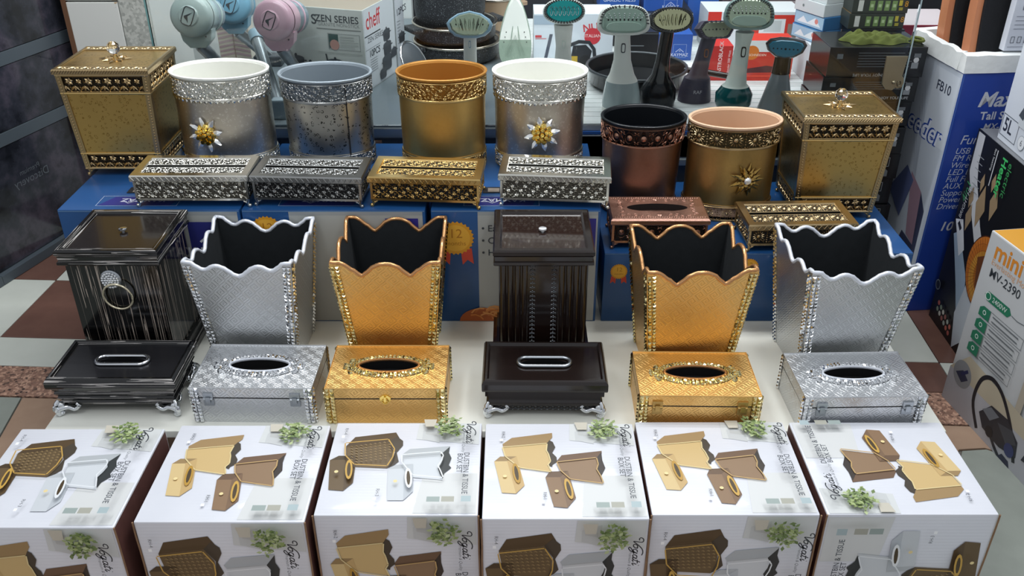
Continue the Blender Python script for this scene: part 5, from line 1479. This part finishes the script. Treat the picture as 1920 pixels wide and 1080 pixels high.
A = lambda u, v, y: at(u, v, y)
def bx(name, label, u0, u1, vt, vb, y, dp, col, **kw):
    p, q = at(u0, vb, y), at(u1, vt, y)
    z0 = kw.pop('z0', .53)
    return gbox(name, label, p.x, q.x, y, z0, q.z, dp, col, **kw)
def nuo(F):
    F.rect(.0, .80, .30, .97, '#9fb0c0'); F.text('NUO', .62, .66, .030, '#c84048', 'l', 8, 0, .015); F.disc(.74, .58, .024, '#c43c46', 20); F.text('ITALIAN', .64, .56, .013, '#f0dcdc', 'l')
    F.rect(.02, .555, .10, .60, '#c43c46'); F.rect(.02, .53, .16, .54, '#c43c46')
    # upright vacuum picture
    F.poly([(.12, .05), (.16, .05), (.24, .62), (.20, .62)], '#4a5060'); F.poly([(.46, .02), (.70, .02), (.74, .30), (.66, .42), (.50, .40)], '#23262c'); F.rect(.40, .02, .56, .20, '#b89a2e'); F.disc(.66, .10, .018, '#15171b', 16)
    F.ribbon([(0, 0), (.03, .012), (.06, .010), (.075, -.01), (.08, -.05)], .010, '#2c3036', (.44, .40), 1)
bx('vacuum_box', 'white box with red round seal and printed black vacuum behind teal steamer', 1000, 1152, 26, 120, 2.64, .12, '#cdd6df', prints={'front': nuo})
bx('black_box', 'plain black box with thin silver lines behind the black steamer', 1162, 1236, 60, 118, 2.67, .12, '#15171b', prints={'front': lambda F: (F.rect(.02, .93, .98, .96, '#4d5358'), F.rect(.05, .55, .62, .58, '#6d7378'))})
def kz(F):
    F.rect(.04, .04, .96, .96, '#2653a3'); F.frame(.52, .12, .86, .62, .001, '#8ea6d6'); house_logo(F, .69, .34, .012, '#c5d2ee'); F.text('KAYMAZ', .69, .17, .013, '#d5def2', 'c')
bx('blue_box', 'blue box with small house logo right of the black steamer neck', 1222, 1300, 64, 116, 2.70, .10, '#2653a3', prints={'front': kz}, group='small blue appliance boxes')
# black base box carrying the upper blue boxes
p, q = at(1118, 84, 2.86), at(1300, 24, 2.86)
gbox('black_box', 'long black box under the two upper blue boxes', p.x, q.x, 2.86, .53, q.z, .22, '#191b1f', prints={'front': lambda F: (F.rect(.0, .92, 1, .98, '#8d9398'), F.rect(.05, .5, .5, .53, '#42474c'))})
zt = q.z
p = at(1124, 24, 2.88); q = at(1200, -14, 2.88)
gbox('blue_box', 'blue box lettered for a garlic press at the frame top', p.x, q.x, 2.88, zt, q.z, .12, '#2a57a6', prints={'front': lambda F: (F.text('GARLIC PRESS', .08, .52, .016, '#d5def2', 'l'), F.lines(.08, .35, .7, 2, .14, .03, '#5f7fc0'))}, group='small blue appliance boxes')
p = at(1206, 24, 2.88); q = at(1282, -14, 2.88)
gbox('blue_box', 'blue box with white rooftop logo in the upper row, middle one', p.x, q.x, 2.88, zt, q.z, .12, '#3160b0', prints={'front': kz}, group='small blue appliance boxes')
def redw(F):
    F.rect(0, .55, .14, 1, '#c8352c'); F.rect(.42, .12, 1, .92, '#cb3a2e'); F.rect(.55, .10, .82, .82, '#dfe4e6'); F.rect(.60, .5, .78, .78, '#c2cacb'); F.rect(.56, .34, .74, .38, '#3c4c7a'); F.rect(0, .02, 1, .10, '#e6e9ec'); F.rect(.85, .2, .98, .7, '#8f8178')
p = at(1322, 86, 2.80); q = at(1508, 22, 2.80)
gbox('red_white_box', 'red and white box with white window panel behind mint steamer', p.x, q.x, 2.80, .53, q.z, .14, '#d2d9de', {4: '#cfd3d6'}, prints={'front': redw})
zt2 = q.z
p = at(1288, 30, 2.98); q = at(1350, -10, 2.98)
gbox('blue_box', 'blue box with grey label above the purple steamer', p.x, q.x, 2.985, .53, q.z, .10, '#2a5cb0', prints={'front': lambda F: (F.rect(.45, .50, .97, .80, '#9fb0c6'), house_logo(F, .70, .65, .012, '#2a4f94'), F.text('KAYMAZ', .7, .52, .012, '#2a4f94', 'c'))}, group='small blue appliance boxes')
p = at(1352, 30, 2.98); q = at(1506, -10, 2.98)
gbox('clutter_box', 'dark maroon box at the frame top behind the red and white box', p.x, q.x, 2.985, .53, q.z, .10, '#4a3d42', prints={'front': lambda F: (F.rect(.1, .62, .5, .9, '#8a7478'), F.rect(.55, .7, .95, .85, '#a89a9c'))})
def gastro(F):
    F.rect(.02, .02, .98, .98, '#bf2f2c'); F.text('GASTROBLACK', .62, .10, .0145, '#f0dede', 'l', 90, 0, .012); F.text('Blender 500 Watt', .92, .2, .009, '#f0dede', 'l', 90); F.rect(.03, .1, .06, .9, '#8f2322')
p = at(1318, 148, 2.50); q = at(1376, 86, 2.50)
gbox('red_box', 'red box with white upright lettering behind the purple steamer', p.x, q.x, 2.50, .53, q.z, .08, '#bf2f2c', rot=0, prints={'front': gastro})
def red2(F):
    F.rect(0, .72, 1, 1, '#dfe3e4'); F.rect(0, .0, 1, .72, '#c9392b'); F.disc(.18, .70, .020, '#d8782c', 20); F.text('SCHNEIDEN', .12, .62, .009, '#f5e3d0', 'l'); F.poly([(.1, .30), (.5, .38), (.95, .30), (.95, .22), (.1, .2)], '#54262a'); F.poly([(.6, .34), (.9, .5), (.98, .42), (.7, .3)], '#2c2a30'); F.rect(0, .10, 1, .14, '#e85038')
p = at(1386, 150, 2.50); q = at(1492, 76, 2.50)
gbox('red_box', 'red and white box with orange disc behind the blue-plated steamer', p.x, q.x, 2.50, .53, q.z, .08, '#c9392b', prints={'front': red2})
p = at(1508, 166, 2.47); q = at(1576, 86, 2.47)
gbox('grey_white_box', 'white box with black square emblem under the blue and white stack', p.x - .0, q.x + .01, 2.47, .53, q.z, .15, '#c6cdd4', prints={'front': lambda F: (F.rect(.42, .62, .80, .96, '#2a2925'), F.text('Z', .52, .70, .03, '#b9a06a', 'l', 0, 0, .02), F.text('EXCLUSIVE', .44, .65, .008, '#cdbf98', 'l'), F.rect(.0, .0, .2, 1, '#d8b8bc'), F.rect(.05, .1, .15, .5, '#b8747c'))})
z = q.z; k = 0
for nm, lab, col, top, hh in (('blue_flat_box', 'lower blue flat box in the stack by the dark stack', '#2f6a9c', None, .036), ('blue_flat_box', 'upper blue flat box in the stack, white box on it', '#2d6596', None, .036), ('white_flat_box', 'white flat box lying on the blue boxes', '#c9cfd2', None, .034), ('white_flat_box', 'white flat box second from the stack top', '#ccd2d4', None, .032), ('white_flat_box', 'topmost white flat box of the blue and white stack', '#d0d5d6', None, .03)):
    cxy = at(1537, 60, 2.49)
    def pr(F, col=col):
        if col[1] == '2' or col[1] == '3': F.rect(.02, .05, .98, .95, '#9fc0d8'); F.poly([(.1, .2), (.3, .7), (.45, .3), (.7, .8), (.9, .2)], '#e4ecf2'); F.disc(.75, .55, .007, '#d88a80', 10)
        else: F.disc(.3, .5, .004, '#6f7a7c', 8)
    gbox(nm, lab, cxy.x + .004 * (k % 2), cxy.x + .004 * (k % 2) + .068, 2.475 + .003 * k, z + .0004, z + hh, .12, col, rot=24, prints={'left': pr}, group='flat boxes in the blue and white stack')
    z += hh; k += 1

# ------------------------------------------------------------------ black boxes stacked right of the showcase
def blk(i):
    def f(F):
        rnd = random.Random(i)
        if i < 4:
            F.lines(.34 if i else .30, .80, .90, 4 + 2 * (i == 0), .09, .022, '#6f7478', rnd); F.text('ENJOY YOUR LIFE', .60, .12, .010, '#c4c7c9', 'l', 180 if i == 0 else 0) if i < 2 else None
            F.rect(.86, .30, .93, .50, '#8f9498'); F.disc(.90, .58, .007, '#d2d4d6', 10); F.rect(.87, .66, .94, .80, '#6f7478')
            F.rect(.08, .62, .14, .78, '#7c8185')
        else:
            for a in (.70, .82):
                F.frame(a, .50, a + .07, .86, .0013, '#9a9ea2'); F.rect(a + .02, .58, a + .05, .78, '#5d6266'); F.poly([(a, .10), (a + .07, .10), (a + .07, .32), (a + .035, .42), (a, .32)], '#6f7377')
            F.lines(.45, .7, .62, 3, .14, .02, '#5a5f63')
    return f
bk = mat('carton_black', '#15181b', .25)
zs = [.690, .612, .546, .479, .405, .333, .258, .186, .112, .0]
names = ['topmost', 'second from top', 'third from top', 'fourth from top', 'fifth from top', 'sixth from top', 'seventh from top', 'eighth from top', 'lowest']
for i in range(9):
    xr = [1.040, 1.036, 1.034, 1.030, 1.034, 1.030, 1.036, 1.030, 1.034][i]
    gbox('black_carton', 'glossy black carton with small white print, %s of the tall stack' % names[i], xr - .244, xr, 2.26 + .004 * (i % 3), zs[i + 1] + .0005, zs[i] - .001, .155, '#17191c', prints={'front': blk(i)}, group='black cartons stacked beside the showcase', rough=.22)
def gdark(F):
    F.rect(.10, .15, .19, .85, '#c3c6c2')
    for a in (.30, .44, .57, .70): F.rect(a, .18, a + .09, .82, '#6f8a56'); F.rect(a + .02, .4, a + .07, .6, '#a9bf93')
    F.rect(.82, .5, .88, .85, '#b5a83e'); F.text('8', .92, .45, .02, '#c08a2e', 'l', 0, 0, .01); F.rect(.83, .2, .9, .4, '#9a9236')
zz = .6905
gbox('black_carton', 'tall plain black carton standing hidden behind the black stack', .902, 1.045, 2.43, 0, .690, .15, '#17191c')
for lab, hh, dx in (('dark green printed box lying on the black stack, lower of two', .040, .0), ('dark green printed box, upper of two on the black stack', .040, .003)):
    gbox('printed_box', lab, .893 + dx, 1.040 + dx, 2.435, zz, zz + hh, .14, '#2c332f', {4: '#7d6340'}, prints={'front': gdark}, group='dark green printed boxes on the black stack'); zz += hh + .0005
gbox('yellow_toy_pack', 'dark pack with yellow print at the frame top on green boxes', .93, 1.02, 2.47, zz, zz + .05, .08, '#3a3430', prints={'front': lambda F: (F.disc(.3, .4, .012, '#d8b83a', 14), F.disc(.62, .45, .010, '#d2d4d0', 12), F.disc(.85, .4, .009, '#cfae34', 12))})
# green cloth pouch
ct = thing('green_cloth', 'crumpled olive green cloth pouch lying on the topmost black carton', 'cloth', (.93, 2.325, .6895), 3)
rnd = random.Random(4); m = MB(); NX, NY = 44, 16; V = []; V2 = []
for j in range(NY + 1):
    for i in range(NX + 1):
        a, b = i / NX * 2 - 1, j / NY * 2 - 1
        rx = .088 * (1 + .10 * math.sin(5 * b + 1)); ry = .045 * (1 + .16 * math.sin(6 * a))
        x, y = a * rx * math.sqrt(max(0, 1 - b * b * .35)), b * ry * math.sqrt(max(0, 1 - a * a * .4))
        e = max(0, 1 - max(abs(a), abs(b)) ** 6)
        hgt = e * (.010 + .005 * math.sin(7 * a + 4 * b) * math.cos(5 * b - 3 * a) + .0028 * math.sin(15 * a - 9 * b) + .003 * math.sin(11 * b + 6 * a)) * (1 - .35 * a)
        V.append((x, y, max(.0006, hgt + .003 * e)))
m.add(V, [(j * (NX + 1) + i, j * (NX + 1) + i + 1, (j + 1) * (NX + 1) + i + 1, (j + 1) * (NX + 1) + i) for j in range(NY) for i in range(NX)], mat('cloth_olive', '#6f7a2e', .9, fn=tone_fn('#6c7632', '#4c5424', 30, .2)))
m.tube([(.10 + .013 * math.cos(k * .6), -.02 + .02 * math.sin(k * .6), .006) for k in range(10)], .004, mat('cloth_olive', '#6f7a2e'), 6, closed=True)
m.build('cloth_body', ct, smooth=80)

# ------------------------------------------------------------------ right hand goods
def spk_front(F):
    F.text('Max', .20, .875, .052, '#c9ccd2', 'l', 0, .25, .02); F.text('Tall Speaker', .255, .825, .028, '#cdd0d8', 'l', 0, 0, .02); F.text('MX-T', .31, .785, .023, '#c9ccd6', 'l', 0, .2, .01)
    F.text('Function', .125, .73, .034, '#c3c9da', 'l', 0, .2)
    for i, s in enumerate(('USB Port', 'FM Radio', 'Wireless', 'LED Display', 'Full Function', 'AUX input', 'Support', 'Power Output', 'Driver Unit')): F.text(s, .105 - .006 * i, .692 - i * .0285, .0225, '#b9c1d6', 'l', 0, .2)
    F.text('10', .14, .37, .036, '#c9ccd6', 'l', 0, .2, .02); F.rect(.0, .0, .012, 1, '#3f62b0')
def spk_left(F):
    F.rect(.02, .02, .98, .98, '#bcc4cf'); F.rect(.55, .70, .98, .98, '#c6cdd6')
    F.text('Breeder', .93, .70, .075, '#27489a', 'r', 0, .2, .05); F.text('Breeder', .93, .70, .075, '#d5dae6', 'r', 0, .2, .01); F.text('FB10', .62, .90, .034, '#353c4e', 'l', 0, 0, .01)
    for i in range(5): F.ribbon(spline([(0, .2 - .02 * i), (.03, .12 - .015 * i), (.05, 0), (.07, -.12 + .02 * i)], 4), .0022, '#a9b1bd', (.42, .6 - .02 * i), 1)
    F.poly([(.55, .55), (.80, .50), (.86, .28), (.70, .30)], '#9c7f8e'); F.poly([(.80, .50), (.92, .44), (.93, .10), (.70, .02), (.45, .10), (.62, .30), (.86, .28)], '#3a3f58'); F.poly([(.2, .42), (.5, .34), (.62, .52), (.45, .56)], '#59648c'); F.poly([(.1, .30), (.45, .10), (.40, .0), (.08, .0)], '#a78a98')
sx0, sy0 = 1.076, 2.125
sp = gbox('speaker_carton', 'tall blue and white speaker carton with foam top at right', sx0, sx0 + .27, sy0, 0, .662, .27, '#20409a', {3: '#bcc4cf'}, rot=5, prints={'front': spk_front, 'left': spk_left})
fm = mat('foam_white', '#dfe2e2', .8, fn=tone_fn('#e3e6e6', '#d3d6d4', 50, .5))
m = MB(); NX = 14
for (wx0, wx1, wy0, wy1) in ((-.137, .137, -.137, -.107), (-.137, .137, .117, .137), (-.137, -.119, -.1065, .1165), (.121, .137, -.1065, .1165)):
    rnd = random.Random(int(wx0 * 1000 + wy0 * 77))
    n = 10; rs = []
    for i in range(n + 1):
        f = i / n
        if wx1 - wx0 > wy1 - wy0: x = wx0 + (wx1 - wx0) * f; hz = .704 + .005 * rnd.random(); rs.append([(x, wy0 - .002 * rnd.random(), .663), (x, wy1, .663), (x, wy1 - .003, hz), (x, wy0 + .004 * rnd.random(), hz - .003)])
        else: y = wy0 + (wy1 - wy0) * f; hz = .704 + .005 * rnd.random(); rs.append([(wx0 - .002 * rnd.random(), y, .663), (wx1, y, .663), (wx1 - .003, y, hz), (wx0 + .004 * rnd.random(), y, hz - .003)])
    m.rings(rs, fm)
m.box((0, .005, .663), (.236, .220, .012), fm)
ft = thing('foam_block', 'white foam packing block on top of the tall speaker carton', 'foam', sp.location, 5); m.build('foam_ring', ft, smooth=30)
grl = mat('speaker_cloth', '#1b1d20', .95, fn=tone_fn('#1b1d21', '#26282c', 300, .3)); org = mat('speaker_orange', '#d99068', .4)
def tower(label, x0, x1, y, bend, z0=.6755):
    t = thing('tower_speaker', label, 'speaker', (x0, y, z0), 5, 'tower speakers set in foam')
    W = x1 - x0; H = .36
    P = [(bend * math.sin(PI * k / 10) * -1 , H * k / 10) for k in range(11)]
    out = [(px_ , pz) for px_, pz in P] + [(W, H), (W, 0)]
    T = Matrix.Rotation(R(90), 4, 'X')
    m = MB(); m.prism(out, .034, org, Matrix.Translation((0, .024, 0)) @ T); m.build('cabinet', t)
    Q = [(px_ * 1.3 + .017 , pz) for px_, pz in P] + [(W - .001, H), (W - .001, 0.0)]
    m = MB(); m.prism(Q, .010, grl, Matrix.Translation((0, -.0101, 0)) @ T); m.build('grille', t, bevel=.002)
    m = MB(); m.box((W / 2 + .02, .027, 0), (W - .03, .003, H), pblk); m.build('back_panel', t)
s1 = at(1768, 60, 2.17); s2 = at(1826, 95, 2.155)
tower('black cloth tower speaker with orange edge, left one standing in foam', 1.086, 1.170, 2.300, .010)
tower('black cloth tower speaker with orange edge, right wider one in foam', 1.120, 1.310, 2.225, .010)
# heater carton facing left
def heater(F):
    W, H = F.W, F.H
    F.rect(0, 0, 1, 1, '#17181b')
    F.poly([(.02, .99), (.13, .99), (.14, .86), (.20, .78), (.42, .62), (.66, .48), (.64, .38), (.42, .52), (.17, .68), (.03, .80)], '#c3c5c9')
    F.poly([(.05, .48), (.14, .52), (.42, .36), (.55, .16), (.45, .14), (.30, .28)], '#9fb2c6'); F.poly([(.02, .55), (.14, .58), (.28, .46), (.22, .41)], '#dfe2e8'); F.ribbon([(0, 0), (.02, -.012)], .012, '#24262b', (.08, .55), 1)
    F.poly([(.46, .34), (.62, .30), (.66, .10), (.50, .0), (.40, .16)], '#c4cbd4')
    for a, b, s in ((.34, .70, .050), (.21, .61, .034), (.17, .70, .026), (.52, .76, .040), (.44, .84, .022), (.28, .80, .022)): F.poly([(a, b + s / H * 1.1), (a + s / W * .5, b), (a, b - s / H * 1.1), (a - s / W * .5, b)], '#9a8466')
    c = (.67, .455)
    F.disc(*c, .094, '#4b2a18', 40); F.disc(*c, .091, '#c8752c', 40); F.disc(c[0], c[1] - .03, .070, '#d79a3e', 36); F.disc(c[0], c[1] - .02, .048, '#b9722c', 30)
    for k in range(44):
        a = 2 * PI * k / 44; F.ribbon([(.03 * math.cos(a), .03 * math.sin(a)), (.090 * math.cos(a), .090 * math.sin(a))], .0011, '#8c4a20', c, 1)
    for r in (.058, .074): F.ribbon([(r * math.cos(k * PI / 20), r * math.sin(k * PI / 20)) for k in range(41)], .001, '#8c4a20', c, 1)
    F.poly([(c[0] - .13, c[1] + .05), (c[0] - .02, c[1] + .09), (c[0] + .06, c[1] + .04), (c[0] + .04, c[1] - .10), (c[0] - .06, c[1] - .08)], '#6d3f24'); F.disc(c[0] + .05, c[1] + .02, .026, '#7f8f9c', 26, ry=.03)
    F.text('electric', .60, .975, .028, '#3f9a58', 'l', -90); F.text('Heater', .50, .98, .034, '#45c06a', 'l', -90, 0, .02); F.rect(.40, .82, .412, .985, '#c9ccd0'); F.text('fast heating', .36, .985, .012, '#c9ccd0', 'l', -90)
    F.lines(.14, .90, .24, 3, .03, .004, '#8f9499'); F.lines(.16, .80, .28, 3, .03, .004, '#8f9499')
    F.text('4in1', .13, .66, .034, '#3f8f5a', 'l', 80); F.text('BRIGHT HEAT', .13, .58, .018, '#c9ccd0', 'l', 80)
    F.disc(.06, .20, .014, '#6f757b', 18); F.disc(.06, .20, .0115, '#202226', 18)
    for k in range(6):
        for j in range(2): F.disc(.16 + .055 * k, .13 - .034 * j - .008 * k, .0068, ['#b05a50', '#7f8c7a', '#c9c6bc', '#9a5a54', '#a8b0a8', '#c2695a'][(k + j) % 6], 10)
gbox('heater_carton', 'black electric heater carton showing a glowing orange dish', 1.126, 1.30, 1.79, 0, .534, .315, '#222327', {4: '#6a6c70'}, rot=-2, prints={'left': heater})
def cooker(F):
    F.text('5L', .06, .10, .045, '#2e3340', 'l', 0, 0, .015); F.frame(.02, .05, .36, .24, .0015, '#4a4f5a')
    F.disc(.75, .60, .065, '#aebcc6', 30, ry=.11); F.disc(.78, .70, .045, '#c9d4da', 24); F.rect(.35, .28, 1, .38, '#3c4148'); F.rect(.33, .22, 1, .30, '#c6ccd2'); F.poly([(.30, .30), (.40, .46), (.46, .46), (.40, .28)], '#4a5058')
    for k in range(3): F.disc(.48 + .2 * k, .11, .017, '#9aa2ac', 16); F.disc(.48 + .2 * k, .11, .0155, '#dfe3e8', 16); F.text('6', .48 + .2 * k, .085, .02, '#4a4f5a', 'c')
gbox('cooker_carton', 'white five litre cooker carton standing on the heater carton', 1.137, 1.29, 1.80, .5345, .80, .24, '#cfd5de', rot=-3, prints={'left': cooker, 'front': cooker})
def icons(F):
    for k in range(3): F.rect(.20 + .2 * k, .50, .30 + .2 * k, .74, '#6f7480')
    F.lines(.1, .42, .9, 4, .05, .008, '#8b909c')
    for k in range(4): F.frame(.10 + .16 * k, .10, .19 + .16 * k, .18, .0012, '#4a4f5a')
    F.rect(.05, .05, .9, .058, '#8b909c')
ip = at(1889, 66, 2.150)
gbox('white_carton', 'white carton with small grey icons at the upper right corner', ip.x, ip.x + .10, 2.150, .7095, .90, .022, '#cdd2dc', rot=2.5, prints={'front': icons})
def mini(F):
    W, H = F.W, F.H
    F.text('mini', .07, .885, .056, '#d98a34', 'l', 0, 0, .02); F.text('Everlasting Modern', .07, .848, .019, '#d9a880', 'l'); F.text('MV-2390', .08, .785, .0285, '#3a3f44', 'l', 0, 0, .006)
    F.poly([(.12, .665), (.31, .665), (.335, .69), (.31, .715), (.12, .715), (.095, .69)], '#2f7a5c'); F.disc(.125, .69, .0095, '#dfe9e2', 16); F.disc(.125, .69, .0075, '#2f7a5c', 16); F.text('2400W', .165, .678, .0165, '#dfe9e2', 'l')
    F.ribbon([(0, 0), (.02, -.002), (.05, .003)], .002, '#6f7478', (.34, .69), 1)
    for k in range(4):
        b = .60 - k * .070; F.frame(.12, b - .030, .48, b + .030, .001, '#565b60'); F.poly([(.09, b - .03), (.185, b - .03), (.185, b + .03), (.12, b + .03), (.09, b + .012)], '#2f7a5c'); F.disc(.137, b, .0058, '#dfe9e2', 10); F.disc(.137, b, .0038, '#2f7a5c', 8); F.lines(.21, b + .010, .44, 2, .026, .007, '#6d7276')
    F.rect(.58, .22, .63, .70, '#b5ac9c'); F.rect(.0, .0, 1, .20, '#b4b5bb'); F.poly([(.0, .20), (.14, .34), (.60, .30), (1, .26), (1, .20)], '#c0b6a0')
    F.disc(.12, .215, .033, '#8d8f92', 24); F.poly([(.06, .20), (.12, .24), (.18, .21), (.13, .17)], '#35394f'); F.ribbon([(0, 0), (.02, .02)], .008, '#2e3358', (.11, .21), 1)
    F.ribbon(spline([(.03, -.05), (-.004, .0), (.0, .06), (.03, .085), (.07, .075), (.11, .04), (.14, .0), (.16, -.04)], 5), .010, '#24262c', (.28, .14), 1)
    F.ribbon([(0, 0), (.04, -.03), (.075, -.05)], .009, '#2c2f36', (.42, .10), 1); F.poly([(.57, .0), (.68, .0), (.66, .03), (.60, .035)], '#2c2f45')
    F.poly([(.34, .12), (.42, .21), (.56, .22), (.68, .16), (.70, .08), (.56, .05), (.40, .06)], '#2e3138'); F.poly([(.36, .15), (.42, .20), (.50, .19), (.44, .13)], '#767b82'); F.poly([(.50, .16), (.62, .19), (.68, .14), (.60, .10)], '#454950'); F.disc(.64, .085, .016, '#39406a', 14); F.disc(.46, .075, .013, '#1d1f24', 14)
    F.rect(.72, .24, .90, .40, '#3c4272'); F.poly([(.74, .10), (.98, .14), (.98, .30), (.80, .28)], '#30333c')
gbox('vacuum_carton', 'worn white vacuum cleaner carton with green icons, orange lid, at right edge', 1.080, 1.265, 1.36, 0, .438, .385, '#c9cbcc', {4: '#d59a3c'}, rot=8, prints={'left': mini}, bev=.003)
def kblue(F): F.rect(0, 0, 1, 1, '#1f3f73'); F.text('KAYMAZ', .10, .12, .03, '#d5dae6', 'l', 0, 0, .01); F.rect(0, .86, 1, .98, '#2c5a9c')
gbox('dark_blue_carton', 'dark blue carton standing on the vacuum cleaner carton at right edge', 1.17, 1.24, 1.47, .4385, .60, .18, '#1f3f73', rot=6, prints={'left': kblue})
# goods behind the stack at the top right
p = at(1700, 50, 2.75)
gbox('red_book', 'white and dark red flat box on a grey box behind the glass edge', 1.11, 1.30, 2.62, .6205, .655, .2, '#cfc6c8', {0: '#8f2a3c'})
gbox('grey_carton', 'grey carton under the white and red flat box at right', 1.11, 1.32, 2.60, 0, .62, .28, '#7a7d80')
gbox('dark_cabinet', 'black cabinet box standing at the far right behind speakers', 1.15, 1.75, 2.95, 0, .76, .3, '#14161a')
gbox('white_shelf_box', 'long white box lying on the black cabinet at right', 1.16, 1.72, 2.93, .7605, .84, .3, '#c4ccd8')
